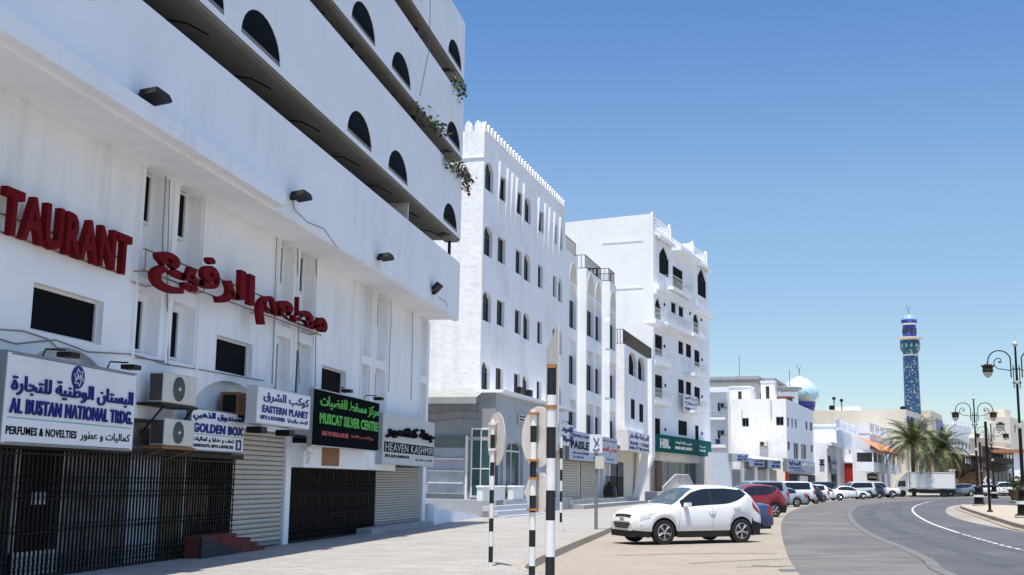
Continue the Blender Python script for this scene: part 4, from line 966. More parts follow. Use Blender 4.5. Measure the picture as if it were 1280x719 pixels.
for h, mu in wn:
    if h.get('arch'): continue
    m.box(.002, .10, h['u0'] - .12, h['u1'] + .12, h['z0'] - .16, h['z0'] - .03)
build_each(m, 'window_sill', WHITE2, C)
# parapet towers and lattice panels
m = MB(); tw = ((0, uC(840, 300)), (uC(866.5, 330), UC1))
for a, b in tw: m.box(-3, -.006, a + .21, a + .55, ZT - 1.602, ZT); m.box(-3, -.002, b - .55, b, ZT - 1.602, ZT - .1); m.box(-.3, -.05, a + .55, b - .55, ZT - 1.602, ZT - 1.35)
m.box(-.3, -.01, tw[0][1], tw[1][0], ZT - 1.601, ZT - 1.0); m.build('parapet', WHITE, C)
m = MB()
for a, b in tw:
    for i in range(9): u = a + .55 + (b - a - 1.1) * (i + .5) / 9; m.box(-.16, -.10, u - .05, u + .05, ZT - 1.35, ZT - .25)
    for k in range(4): zz = ZT - 1.25 + k * .33; m.box(-.17, -.09, a + .55, b - .55, zz, zz + .08)
    for i in range(7): u = a + .55 + (b - a - 1.1) * (i + .5) / 7; m.box(.0, .45, u - .06, u + .06, ZT - 2.2, ZT - 2.08)
    m.box(.35, .5, a + .5, b - .5, ZT - 2.25, ZT - 2.0); m.box(0.002, .5, a + .5, b - .5, ZT - 2.0, ZT - 1.92)
    for u in (a + .28, b - .28): m.prism([(u - .16, ZT - .1), (u + .16, ZT - .1), (u, ZT + .22)], -.3, -.1, 'x')
m.build('lattice_panel', WHITE2, C)
m = MB(); a, b = uC(840.5, 320), uC(866, 325); z_ = FC.z(853, 318); m.box(.002, .9, a, b, z_ - .3, z_ + .1); m.box(.002, .7, a + .1, b - .1, z_ - .5, z_ - .3); m.build('cornice', WHITE2, C)
m = MB(); zc = FC.z(819, 357); m.box(.002, .55, 0, UC1, zc - .4, zc); m.box(.002, .28, 0, UC1, zc - .8, zc - .4); m.build('string_course', WHITE2, C)
mb_ = MB(); mb_.box(.002, .55, uC(841, 480), uC(866, 490), FC.z(853, 418), FC.z(853, 412)); mb_.build('floor_band', WHITE2, C)
def balcony(a, b, ym, top, bot, dp=1.15):
    """railing from bot to top pixel at the left end, slab below"""
    u0, u1 = uC(a, ym, dp), uC(b, ym, dp); zt_ = FC.z((a + b) / 2, top, dp); zb__ = FC.z((a + b) / 2, bot, dp)
    sl = MB().box(.003, dp, u0, u1, zb__ - .26, zb__).build('balcony', WHITE2, C)
    railing(sl, u0 + .06, u1 - .06, zb__, min(1.15, zt_ - zb__), dp - .07, WFRAME, .36, dp - .1, .012)
    mm = MB(); k = max(2, int((u1 - u0) / .62))
    for i in range(k):
        u = u0 + (u1 - u0) * (i + .5) / k; pts = [(dp - .07, u + .22 * math.cos(q), zb__ + .56 + .34 * math.sin(q) * math.cos(q * .5)) for q in [j * math.pi / 5 for j in range(11)]]; mm.tube(pts, .013, 4)
    mm.build('scrollwork', WFRAME, sl)
balcony(841.5, 866, 356, 349, 365, .9); balcony(819.5, 834.5, 395, 387, 403); balcony(835, 866, 402, 393, 410, .9); balcony(867.5, 882.5, 412, 404, 420)
balcony(819.5, 839, 445, 436, 454); balcony(868.5, 884, 460, 452, 469); balcony(819.5, 840, 495, 483.5, 503); balcony(868.5, 884, 507, 498, 514.5)
m = MB(); m.box(.004, .5, uC(842, 480), uC(865.5, 490), ZH + .2, FC.z(853, 420)); 
# bank front
z1 = FC.z(850, 546.8, .7); z0 = FC.z(850, 567, .7)
sgH = sign(FC, 'shop_sign', 'long dark green bank sign with white letters along the base of the tall block', (uC(817.5, 555, .7), uC(888, 560, .7), z0, z1), .8, .78, TEAL, [
    ('T', 'HBL', .075, .235, .22, .78, WFRAME, .02, .06), ('T', 'حبيب بنك ليمتد', .32, .62, .54, .78, WFRAME, .01, .02), ('T', 'HABIB BANK LIMITED', .32, .62, .24, .42, WFRAME, .01, .04), ('T', 'حبيب بنك', .76, .88, .5, .68, WFRAME, .01, .02), ('T', 'HABIB BANK', .76, .88, .26, .38, WFRAME, .01, .04)], TEAL, bevel=.0)
m = MB(); m.box(-.3, .5, 0, UC1, z0 - .8, z0 - .003); m.build('fascia', CREAM, C)
MB().box(-.5, .25, .0, uC(806, 590, 0) * 0 + 1.4, -.6, z0 - .81).build('stone_pier', BROWNST, C)
gl = [(821, 836), (837, 851), (852, 871)]
for i, (a, b) in enumerate(gl):
    h = dict(u0=uC(a, 590), u1=uC(b, 590), z0=.9, z1=z0 - .8, d=.1); window(C, h, ALU, GLASSG, .09, 1 if i != 1 else 0, name='shop_window')
m = MB(); m.quad((-.3, 1.3, -.6), (-.3, UC1, -.6), (-.3, UC1, z0 - .7), (-.3, 1.3, z0 - .7)); m.build('lower_wall', GREYP, C)
MB().box(0, .6, 0, UC1 - .2, -.6, .9).build('plinth', GREYP, C)
atm = FC.thing('cash_machine_booth', 'teal cash machine surround under the right end of the bank sign', 'cash machine', .1, uC(872, 590), 0)
w_ = UC1 - uC(872, 590); m = MB(); m.box(0, .5, 0, .45, 0, 4.2); m.box(0, .5, w_ - .5, w_, 0, 4.2); m.box(0, .5, .45, w_ - .5, 3.3, 4.2); m.build('surround', TEAL, atm)
MB().box(0.02, .2, .46, w_ - .51, .3, 3.29).build('recess_panel', GREYM, atm); MB().bbox(.2, .6, .8, 1.9, .8, 2.6, .08).build('machine', BLACK, atm)
st2 = FC.thing('stair_railing', 'white metal stair railing in front of the bank entrance', 'railing', 1.9, uC(828, 600, 1.9), .2)
w_ = uC(868, 600, 1.9) - uC(828, 600, 1.9); m = MB(); n = 34
top = lambda s: 1.1 + min(1.15, s * 3.0, (1 - s) * 6)
for i in range(n): s = i / n; s2 = (i + 1) / n; m.box(-.025, .025, w_ * s - .02, w_ * s + .02, top(s) - 1.05, top(s)); m.tube([(0, w_ * s, top(s)), (0, w_ * s2, top(s2))], .035, 5); m.tube([(0, w_ * s, top(s) - .95), (0, w_ * s2, top(s2) - .95)], .03, 4)
m.build('bars', WFRAME, st2)
m = MB(); m.box(-1.6, -.1, .3, w_ - .2, -.6, .9); m.build('entrance_step', STEPM, C).location = (1.8, uC(828, 600, 1.9), 0)
sign(FC, 'shop_sign', 'small white sign with three lines of blue writing between the bank block windows', (uC(847.5, 505), uC(865, 508), FC.z(856, 516), FC.z(856, 494.5)), .62, .1, SIGNW,
    [('T', 'المركز العربي', .06, .94, .68, .94, NAVY, .01, .05), ('T', 'للتجارة', .06, .94, .38, .62, NAVY, .01, .05), ('T', 'TRADING CENTRE', .06, .94, .10, .28, NAVY, .01, .07)], WFRAME)
m = MB()
for px, py in ((830, 381), (862, 392), (876, 400), (830, 433), (877, 450), (831, 482), (877, 496), (831, 537), (877, 542)): u, z = FC.uz(px, py); m.box(.003, .12, u - .1, u + .1, z - .14, z + .14)
build_each(m, 'wall_lamp', NAVY, C)

FCE = Frame(FC.o[0], FC.o[1], 13.3 + 90); m = MB()
for a, b, y0, y1 in ((753, 804, 303.5, 298), (770, 804, 360.5, 357)):
    ua, z = FCE.uz(a, y0); ub = FCE.u(b, y1); m.box(.003, .045, ua, ub, z - .10, z + .06)
for o_ in build_each(m, 'wall_ledge', _M['end_wall_paint'], C): o_.rotation_euler.z = -math.pi / 2

# ------------------------------------------------------------------ farther buildings along the bend
class Bld: pass
def building(label, Y, pxc, ang, pxl, pxr, pyt, he=(), hf=(), me=None, mf=None, roof_par=.0, z0=-.6, name='building', frame=None, glass=None, mulls=1):
    b = Bld(); d = ray(pxc, pyt); k = Y / d.y
    b.F = F = Frame(d.x * k, Y, ang); b.E = E = Frame(d.x * k, Y, ang + 90)
    b.root = r = F.thing(name, label, 'building'); b.z1 = z1 = F.z(pxc, pyt)
    b.u1 = u1 = F.u(pxr, 590); b.dp = dp = -E.u(pxl, 590)
    mf = mf or WHITE; me = me or mf; fr = frame or WFRAME; gg = glass or GLASS
    def hol(Fr, H):
        out = []
        for q in H:
            a, c, t, bt = q[:4]; px = (a + c) / 2; h = dict(u0=Fr.u(a, (t + bt) / 2), u1=Fr.u(c, (t + bt) / 2), z1=Fr.z(px, t), z0=Fr.z(px, bt), d=.2)
            if len(q) > 4 and q[4]: h['arch'] = q[4]
            out.append(h)
        return out
    H1, H2 = hol(F, hf), hol(E, he)
    m = MB(); wall(m, 0, u1, z0, z1, H1); m.build('wall', mf, r)
    m = MB(); wall(m, -dp, 0, z0, z1, H2); o = m.build('end_wall', me, r); o.rotation_euler.z = -math.pi / 2
    m = MB(); m.quad((0, u1, z0), (-dp, u1, z0), (-dp, u1, z1), (0, u1, z1)); m.quad((-dp, 0, z0), (-dp, 0, z1), (-dp, u1, z1), (-dp, u1, z0)); zz = z1 - roof_par
    m.quad((0, 0, zz), (0, u1, zz), (-dp, u1, zz), (-dp, 0, zz)); m.build('roof', mf, r)
    for h in H1: window(r, h, fr, gg, .07, mulls)
    for h in H2: window(r, h, fr, gg, .07, mulls).rotation_euler.z = -math.pi / 2
    return b
def ac_box(F, px, py, label, grp, w=.8, h=.55, off=0, rot=None):
    u, z = F.uz(px, py, off); t = F.thing('air_conditioner', label, 'air conditioner', off, u, z, grp)
    MB().bbox(0, .6, -w / 2, w / 2, -h / 2, h / 2, .03).build('casing', ACW, t); MB().box(.58, .61, -w * .4, w * .12, -h * .4, h * .4).build('fan_guard', DARK, t); MB().box(0, .6, -w * .6, w * .6, -h / 2 - .05, -h / 2 - .01).build('bracket', GREYM, t)
# big cream building behind
E1 = building('large cream building with a grey cornice, behind the plain white block', 168, 944.5, 10, 872, 986, 474.5, he=[(914, 922.5, 488, 512, 1.0)], hf=[(950, 954, 489, 501, .5), (957, 961, 490, 502, .5)], mf=CREAM, me=CREAM, frame=BROWNF)
m = MB(); m.box(-E1.dp - .4, .5, -.45, E1.u1, E1.z1, E1.z1 + .45); m.box(-E1.dp - .2, .3, -.25, E1.u1, E1.z1 - .4, E1.z1); m.build('cornice', GREYP, E1.root)
ua = E1.F.u(963, 500); m = MB(); m.box(-4, .35, ua, E1.u1 + 4, 0, E1.z1 + 1.0); m.build('pavilion', CREAM, E1.root); m = MB(); m.box(-4.4, .8, ua - .4, E1.u1 + 4.4, E1.z1 + 1.0, E1.z1 + 1.45); m.build('cornice', GREYP, E1.root)
u0_, u1_ = E1.F.u(969, 490, .35), E1.F.u(979, 490, .35); MB().prism(arch_pts(u0_, u1_, E1.z1 - 2.2, E1.z1 + .1, 10) + [(u0_, 8), (u1_, 8)], .352, .5, 'x').build('blind_arch', WHITE2, E1.root)
m = MB(); x_ = xat(927, 168); m.tube([(x_, 168, 16), (x_, 168, 19.8)], .05, 5); o = m.build('roof_antenna', GREYM, None); tag(o, 'thin antenna mast on the roof of the large cream building', 'antenna')
ac_box(E1.E, 929, 493, 'small air conditioner on the cream wall beside a tall arched window', None)
# balcony house beside the bank block
D0 = building('small white house with two balconies, squeezed beside the tall bank block', 140, 908, 10, 880, 911, 486, he=[(897, 900.5, 503.5, 514), (897, 900.5, 538, 548)], frame=BROWNF)
m = MB()
for t, bt in ((522, 525.5), (556, 560)): m.box(-D0.E.u(884, 520) * -1, 0, -1.1, -.003, D0.E.z(895, bt), D0.E.z(895, t))
m.box(-D0.dp, .5, -1.3, -.003, D0.z1 - .5, D0.z1 + .1); build_each(m, 'balcony', WHITE2, D0.root)
for t, bt in ((517, 522), (551, 556)):
    f = railing(D0.root, D0.E.u(886, 520), -.1, D0.E.z(895, bt), .55, 1.05, GREYM, .3)
    f.rotation_euler.z = -math.pi / 2
for py, lb in ((507, 'upper'), (541, 'lower')): ac_box(D0.E, 905, py, lb + ' window air conditioner on the end of the small balcony house', 'air conditioners on the balcony house', off=.05)
MB().box(-1.2, -.7, -1.0, -.6, D0.E.z(899, 556), D0.E.z(899, 549)).build('water_tank', NAVY, D0.root)
# plain white corner block
D = building('plain white three storey corner block with few small windows and a blue shop sign', 131, 982.3, 11.5, 914.5, 1018.5, 498.5, he=[(927.5, 936, 522.5, 533.5), (970, 979.5, 521, 532)], hf=[(984, 987, 522, 533.5), (989.4, 991.9, 523, 535), (994, 996.6, 524, 535.5), (1007, 1010, 527, 537.5), (1012.3, 1016, 528, 538.5), (984.5, 988, 552, 563), (992, 998.5, 554, 574), (1001, 1008.5, 555.5, 574), (1013.5, 1016.5, 556.5, 566)], me=ROUGHW, frame=GREYM, mulls=1, roof_par=.3)
ac_box(D.E, 955, 555, 'window air conditioner in the sunlit side of the plain white corner block', None)
m = MB(); m.tube([(.03, D.E.u(964, 510), D.E.z(964, 501)), (.03, D.E.u(964, 510), D.E.z(964, 523))], .06, 5); m.tube([(.03, D.E.u(927.5, 510), D.E.z(927, 512)), (.03, D.E.u(927.5, 510), D.E.z(927, 522))], .05, 5); m.build('drain_pipe', GREYP, D.root).rotation_euler.z = -math.pi / 2
sign(D.F, 'shop_sign', 'long blue-grey shop sign along the street side of the plain white corner block', (D.F.u(984, 580, .5), D.F.u(1018.5, 585, .5), D.F.z(1000, 591, .5), D.F.z(1000, 575.5, .5)), .5, .45, SIGNB,
    [('T', 'الخنجر الفضي', .50, .96, .45, .92, WFRAME, .02, .05), ('T', 'الهدايا', .06, .45, .5, .9, NAVY, .02, .06), ('T', 'SILVER & GIFTS', .06, .48, .26, .42, NAVY, .01, .06), ('T', 'MUTRAH SOUQ', .2, .6, .08, .2, NAVY, .01, .05)], GREYM)
m = MB(); m.box(.004, .1, .6, D.u1 - .3, -.5, D.F.z(1000, 593)); m.build('shop_opening', DARK, D.root)
m = MB(); m.box(.1, .35, D.F.u(996, 600), D.F.u(1006, 600), -.5, 2.7); m.build('shop_display', WFRAME, D.root)
pl = D.F.thing('promotional_panel', 'narrow orange-red panel at the shop corner beside the roller shutters', 'panel', .15, -.9, 0); MB().bbox(-.3, .0, 0, .75, -.2, 3.2, .03).build('panel', REDP, pl); MB().box(.002, .02, .1, .6, .3, 1.6).build('notice', WFRAME, pl)
# roof clutter of the corner block
rc = MB(); e = D.F
for px, w, h in ((964, 2.0, 1.6), (973, 1.4, 2.2), (990, 1.2, 1.2), (995, 2.2, .7)):
    u = e.u(px if px > 982 else 983, 495); 
for k, (x, y, w, h, lb) in enumerate(((-5.6, 3.0, 2.4, 1.9, 'white roof stair hut on the plain corner block, larger of two'), (-2.4, 2.6, 1.5, 2.4, 'white roof hut with pointed niche on the plain corner block, narrower of two'))):
    t = D.F.thing('roof_hut', lb, 'roof hut', x, y, D.z1 - .3, 'roof huts'); MB().box(-w / 2, w / 2, 0, w, 0, h).build('wall', WHITE2, t); MB().box(-w / 2 - .08, w / 2 + .08, -.08, w + .08, h, h + .12).build('roof', WHITE2, t); MB().box(-.2, .2, -.05, -.002, .5, h - .5).build('niche', DARK, t)
t = D.F.thing('roof_cabin', 'small brown-red shelter on the roof of the plain corner block', 'shelter', -1.4, 6.5, D.z1 - .3); MB().box(-.9, .9, 0, 1.8, 0, .9).build('wall', WOOD, t); MB().box(-1.1, 1.1, -.2, 2, .9, 1.05).build('roof', mat('terracotta', (.28, .09, .05), .8, var=.2), t)
tt = thing('turret', 'round grey-white turret with a conical cornice in front of the mosque dome', 'turret', (xat(990.5, 160), 160, 0))
m = MB(); m.lathe([(1.05, 0), (1.05, 13.9)], 20); m.build('wall', WHITE2, tt, 40); m = MB(); m.lathe([(1.05, 13.9), (1.15, 14.1), (1.55, 14.25), (1.6, 14.5), (1.2, 14.6)], 20); m.build('cornice', GREYP, tt, 40); MB().tube([(0, 0, 14.6), (0, 0, 16.9)], .05, 5).build('spike', GREYM, tt)
# low row of shops before it
_d = ray(889, 585); _kk = 117.0 / _d.y
FR = Frame(_d.x * _kk, 117.0, 33)
RW = FR.thing('shop_row', 'low row of small shops with roller shutters and blue signs beside the bank block', 'building')
ur = lambda px: FR.u(px, 590)
zt_ = FR.z(902, 566); m = MB(); m.box(-.35, 0, 0, ur(915), -.6, zt_); m.build('wall', mat('pale_blue_white_wall', (.68, .72, .78), .7, var=.05, streak=.15), RW)
m = MB(); m.box(-5, -1.0, ur(915.01), ur(977), -.6, FR.z(945, 572)); m.build('back_block', WHITE, RW)
m = MB()
for a, b in ((914.6, 916), (928, 931.5), (945, 948), (960.5, 962.5)): m.box(-1, -.1, ur(a), ur(b), -.6, 4.3)
m.build('shop_pier', WHITE, RW)
for a, b, mt in ((916, 928, SHUTG), (931.5, 945, SHUTG), (948, 960.5, SHUT), (962.5, 974, SHUT)): shutter(RW, ur(a), ur(b), .1, 3.2, -.35, mt, 14)
m = MB(); m.add([(-2.0, ur(934), FR.z(945, 569)), (.5, ur(934), FR.z(945, 573)), (.5, ur(976.5), FR.z(945, 574.5)), (-2.0, ur(976.5), FR.z(945, 570))], [(0, 1, 2, 3)]); m.add([(.5, ur(934), FR.z(945, 573)), (.5, ur(934), FR.z(945, 574)), (.5, ur(976.5), FR.z(945, 575.5)), (.5, ur(976.5), FR.z(945, 574.5))], [(0, 1, 2, 3)]); m.build('canopy', WHITE2, RW)
for i, (a, b, t, bt, ar, lat, lb) in enumerate(((914.8, 936, 567.5, 577, 'للهدايا', 'GIFTS', 'blue-grey sign, first of three over the low shops from the plain pale wall'), (937, 955.5, 573, 583.5, 'العطور', 'PERFUMES', 'blue-grey sign, middle of the three over the low shops'), (959.5, 976, 574.5, 586, 'الفضيات', 'SILVER', 'blue-grey sign, last of three over the low shops next to the orange panel'))):
    sign(FR, 'shop_sign', lb, (FR.u(a, 575, .4), FR.u(b, 578, .4), FR.z((a + b) / 2, bt, .4), FR.z((a + b) / 2, t, .4)), .4, .5, SIGNB, [('T', ar, .35, .92, .5, .9, NAVY, .01, .05), ('T', lat, .3, .92, .14, .42, NAVY, .01, .07)], GREYM, group='blue signs over the low shops')
# stepped white house with a blue shop front
F1 = building('white stepped house with a black roof-line bracket and small blue shop front', 152, 1033, 13, 1018, 1066, 553.5, hf=[(1035, 1038.5, 569.5, 578.5), (1055, 1058.5, 571, 579.5)], frame=BROWNF)
m = MB(); u0_, u1_ = F1.F.u(1033, 556), F1.F.u(1059, 560); m.box(.004, .6, .1, F1.F.u(1058, 560), F1.F.z(1045, 559.5), F1.F.z(1045, 555)); m.box(.004, .15, .1, F1.F.u(1058, 560), F1.F.z(1045, 563), F1.F.z(1045, 560)); m.build('cornice', WHITE2, F1.root)
F2 = building('white upper block with lattice parapet rising behind the stepped house', 158, 1045, 13, 1012, 1072, 533, hf=[(1061, 1063.5, 558, 567)])
m = MB()
for i in range(4): a = 1046 + i * 7.2; m.box(-.15, -.05, F2.F.u(a, 535), F2.F.u(a + 5.2, 535), F2.z1, F2.z1 + .95)
m.box(-.2, .05, 0, F2.u1, F2.z1 + .95, F2.z1 + 1.1); m.box(-F2.dp, .05, -.1, .1, F2.z1, F2.z1 + .3); m.box(-.2, .2, 0, F2.u1, F2.z1 - .5, F2.z1 - .3); m.build('lattice_parapet', WHITE2, F2.root)
sign(F1.F, 'shop_sign', 'stack of blue and white sign boards on the stepped white house', (F1.F.u(1039.5, 580, .3), F1.F.u(1052, 582, .3), F1.F.z(1046, 592, .3), F1.F.z(1046, 576, .3)), .3, .2, SIGNB,
    [('T', 'بيت الهدايا', .06, .94, .66, .95, NAVY, .01, .05), ('T', 'GIFT HOUSE', .06, .94, .42, .6, WFRAME, .01, .06), ('B', .03, .97, .06, .32, TEALL, 'band')], GREYM)
m = MB(); m.box(.004, .25, F1.F.u(1039, 595), F1.F.u(1053, 595), -.5, F1.F.z(1046, 594)); m.build('shop_opening', DARK, F1.root)
rb = F1.F.thing('red_awning', 'bright red box awning beside the blue shop front', 'awning', .3, F1.F.u(1052.5, 590), gz(14, 150)); MB().box(-.4, 1.6, 0, F1.F.u(1066, 590) - F1.F.u(1052.5, 590), 1.2, F1.F.z(1058, 582)).build('box', mat('red_awning_cloth', (.36, .016, .012), .6, var=.08), rb); MB().box(-.3, 1.4, .2, 1.2, -.6, 1.195).build('stand', WFRAME, rb); MB().box(-.5, 1.9, -.15, F1.F.u(1066, 590) - F1.F.u(1052.5, 590) + .3, F1.F.z(1058, 582) + .002, F1.F.z(1058, 582) + .16).build('cover', WHITE2, rb)
m = MB(); z_ = F1.E.z(1025, 578); m.box(.003, .2, -.9, -.3, z_ - .38, z_ - .2); m.box(.003, .2, -.9, -.3, z_ + .2, z_ + .36); m.box(.003, .2, -.75, -.5, z_ - .1, z_ + .12); m.build('wall_bracket', BLACK, F1.root).rotation_euler.z = -math.pi / 2
# house with an orange awning over its balcony
Gb = building('white house with a roof terrace and an orange awning over its long balcony', 160, 1087, 14, 1066, 1135, 542, hf=[(1092, 1094, 572, 582)])
rail = MB()
for i in range(7): a = 1087.5 + i * 6.6; rail.box(-.12, -.02, Gb.F.u(a, 535), Gb.F.u(a + 5, 535), Gb.z1 + .05, Gb.z1 + 1.25)
rail.box(-.2, .05, 0, Gb.u1, Gb.z1 + 1.25, Gb.z1 + 1.45); rail.box(-Gb.dp * .6, .05, -.05, .15, Gb.z1, Gb.z1 + 1.45); rail.box(0, .25, 0, Gb.u1, Gb.z1 - .15, Gb.z1 + .04); rail.build('terrace_parapet', WHITE2, Gb.root)
bo = 2.0; bu0, bu1 = Gb.F.u(1092, 580, bo), Gb.F.u(1123, 580, bo); zb0, zb1, zb2 = Gb.F.z(1095, 590, bo), Gb.F.z(1095, 578, bo), Gb.F.z(1095, 563, bo)
bl = MB(); bl.box(0, bo, bu0, bu1, zb0, zb0 + .35); bl.box(bo - .1, bo, bu0, bu1, zb0 + .35, zb1); bl.box(0, bo - .1, bu0, bu0 + .1, zb0 + .35, zb1); bl = bl.build('balcony', WHITE2, Gb.root)
m = MB(); n = 6
for i in range(n + 1): u = bu0 + (bu1 - bu0 - .15) * i / n; m.box(bo - .14, bo, u, u + .15, zb1, zb2)
for i in range(n):
    a, b = bu0 + (bu1 - bu0 - .15) * i / n + .15, bu0 + (bu1 - bu0 - .15) * (i + 1) / n; ap = arch_pts(a, b, zb2 - .8, zb2 - .1, 8)
    for p, q in zip(ap, ap[1:]): m.add([(bo - .02, *p), (bo - .02, p[0], zb2), (bo - .02, q[0], zb2), (bo - .02, *q)], [(0, 1, 2, 3)])
m.box(0, bo, bu0, bu0 + .12, zb2 - .35, zb2); m.build('arcade', WHITE2, bl)
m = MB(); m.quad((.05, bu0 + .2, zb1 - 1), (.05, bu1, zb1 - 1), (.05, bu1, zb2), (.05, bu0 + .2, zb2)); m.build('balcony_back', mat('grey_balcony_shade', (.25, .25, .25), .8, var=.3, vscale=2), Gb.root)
m = MB(); z_ = Gb.F.z(1090, 556, 0); m.add([(0.02, bu0 - .3, z_ + .5), (bo + .7, bu0 - .3, zb2 + .0), (bo + .7, bu1 + .5, zb2 + .0), (.02, bu1 + .5, z_ + .5), (bo + .7, bu0 - .3, zb2 - .25), (bo + .7, bu1 + .5, zb2 - .25)], [(0, 1, 2, 3), (1, 4, 5, 2)]); m.build('awning', ORANGE, Gb.root)
m = MB()
for i in range(4): a = 1095 + i * 7; m.box(.004, .06, Gb.F.u(a, 600), Gb.F.u(a + 3.5, 600), .3, 3.4)
build_each(m, 'shop_door', GREYP, Gb.root)
sgn = sign(Gb.F, 'shop_sign', 'dark board sign on the wall under the white balcony', (Gb.F.u(1085, 597, .3), Gb.F.u(1096, 597, .3), Gb.F.z(1090, 601, .3), Gb.F.z(1090, 592, .3)), .3, .15, SIGNK, [('T', 'MUTRAH', .1, .9, .3, .7, WFRAME, .01, .05)])
cv = MB(); cv.box(0, 2.6, 0, 6.5, 0, .25); t = F1.F.thing('shop_canopy', 'white rounded shop canopy between the stepped house and the orange awning house', 'canopy', .1, F1.u1 + .2, F1.F.z(1066, 582)); cv.build('roof', WHITE2, t); m = MB(); m.box(2.2, 2.35, .2, .35, -3.6, 0); m.box(2.2, 2.35, 6, 6.15, -3.6, 0); m.build('post', GREYM, t)
# mosque: dome, drum, long beige wall, blue trimmed front, minaret
MQ = building('long beige mosque building with blue tile bands and a square entrance pylon', 182, 1132.5, 17, 1008, 1192, 511.8, mf=BEIGE, me=BEIGE)
bb = MB(); bb.box(.004, .15, .6, MQ.F.u(1162, 530), MQ.z1 - 1.9, MQ.z1 - .95); bb.box(.004, .15, MQ.F.u(1180, 530), MQ.u1 - .4, MQ.z1 - 1.9, MQ.z1 - .95); build_each(bb, 'tile_band', BLUET, MQ.root)
pu0, pu1 = MQ.F.u(1164, 530, .8), MQ.F.u(1178, 530, .8); pz = MQ.F.z(1163, 513, .8); m = MB(); m.box(-1, .8, pu0, pu1, -.6, pz); m.build('pylon', BEIGE, MQ.root); MB().box(.801, .9, pu0 + (pu1 - pu0) * .45, pu1 - .3, 3, pz - 1.0).build('pylon_tile', BLUET, MQ.root)
m = MB(); 
for k in range(5): u = .8 + k * 2.4; m.box(.004, .25, u + .9, u + 1.15, 2, MQ.z1 - 2.2)
build_each(m, 'pilaster', BEIGE, MQ.root)
for px, lb, h in ((1043, 'black water tank on the beige mosque roof, nearer the dome', .6), (1133, 'black floodlight on the beige mosque roof near the minaret', .5)):
    x_ = xat(px, 184); z_ = MQ.z1; t = thing('roof_fixture', lb, 'fixture', (x_, 184, z_)); m = MB(); m.lathe([(.4, 0), (.4, h), (.15, h + .1)], 10); m.build('drum', BLACK, t)
for k, (px, h, lb) in enumerate(((1046, 1.7, 'taller black vent pipe on the beige mosque roof'), (1055.5, 1.4, 'shorter black vent pipe on the beige mosque roof'))):
    t = thing('vent_pipe', lb, 'vent pipe', (xat(px, 186), 186, MQ.z1)); MB().tube([(0, 0, 0), (0, 0, h)], .12, 6).build('pipe', GREYM, t); MB().lathe([(.25, h), (.25, h + .35), (.05, h + .45)], 8).build('cap', BLACK, t)
t = thing('skylight', 'low white skylight hump on the beige mosque roof', 'skylight', (xat(1058, 187), 187, MQ.z1)); MB().prism([(-2.6, 0), (2.6, 0), (2.2, .7), (-1.6, .5)], -1, 1, 'y').build('hump', WHITE2, t)
dm = thing('mosque_dome', 'mosaic mosque dome, pale above and blue and gold below, with a crescent finial', 'dome', (xat(1003, 200), 200, 14.2))
m = MB(); m.lathe([(2.35, -6), (2.35, .2), (2.5, .35), (2.5, 1.1)], 28); m.build('drum', PURPT, dm, 40)
prof = [(2.55, 1.1), (2.85, 1.5), (3.08, 2.1), (3.12, 2.6), (2.95, 3.2), (2.55, 3.85), (1.95, 4.5), (1.25, 5.0), (.6, 5.3), (.15, 5.5), (.02, 5.55)]
m = MB(); m.lathe(prof, 36); m.build('shell', DOMET, dm, 60)
def finial(root, z, s):
    m = MB(); m.lathe([(.05 * s, z), (.05 * s, z + .5 * s), (.16 * s, z + .6 * s), (.05 * s, z + .75 * s), (.12 * s, z + .9 * s), (.03 * s, z + 1.1 * s)], 8)
    m.tube([(.32 * s * math.cos(a), 0, z + 1.42 * s + .32 * s * math.sin(a)) for a in [rad(-250 + k * 32) for k in range(10)]], [s * .02 + s * .045 * math.sin(math.pi * k / 9) for k in range(10)], 6); return m.build('crescent_finial', GREYM, root)
finial(dm, 5.5, 1.15)
mn = thing('minaret', 'blue mosaic minaret with a balcony ring and a small pale dome', 'minaret', (xat(1141, 200, 515), 200, 0)); zz = lambda py: zat(1138, py, 200)
r_ = 10.4 * 200 / 1450 / 1.0 * .86
m = MB(); m.lathe([(r_ * 1.06, 0), (r_ * 1.05, zz(517)), (r_ * .98, zz(445.5))], 24); m.build('shaft', MINTILE, mn, 30)
m = MB(); m.lathe([(r_ * 1.02, zz(445.4)), (r_ * 1.02, zz(443.5))], 24); m.build('white_band', WFRAME, mn, 30)
m = MB(); m.lathe([(r_ * .98, zz(443.4)), (r_ * 1.0, zz(441)), (r_ * 1.26, zz(437)), (r_ * 1.28, zz(427)), (r_ * 1.2, zz(425.6))], 24); m.build('corbel', MINTEAL, mn, 30)
m = MB()
for k in range(12): a = k * math.pi / 6; m.box(r_ * 1.24, r_ * 1.30, -.13, .13, zz(435), zz(430.5), M=Matrix.Rotation(a, 4, 'Z'))
m.build('niche', mat('pale_niche', (.5, .5, .48), .6), mn)
m = MB(); m.lathe([(r_ * 1.25, zz(425.5)), (r_ * 1.62, zz(423.5)), (r_ * 1.62, zz(422.2)), (r_ * 1.0, zz(421.8))], 24); m.build('balcony', CREAM, mn, 30)
m = MB(); m.lathe([(r_ * .88, zz(421.7)), (r_ * .88, zz(407.4)), (r_ * .9, zz(407))], 20); m.build('lantern', MINBLUE, mn, 30)
m = MB()
for k in range(8): a = k * math.pi / 4 + .2; m.box(r_ * .86, r_ * .9, -.24, .24, zz(418), zz(411), M=Matrix.Rotation(a, 4, 'Z'))
m.build('lantern_window', DARK, mn)
m = MB(); m.lathe([(r_ * .9, zz(406.9)), (r_ * 1.0, zz(405.8)), (r_ * 1.0, zz(404.8))], 20); m.build('white_band', WFRAME, mn, 30)
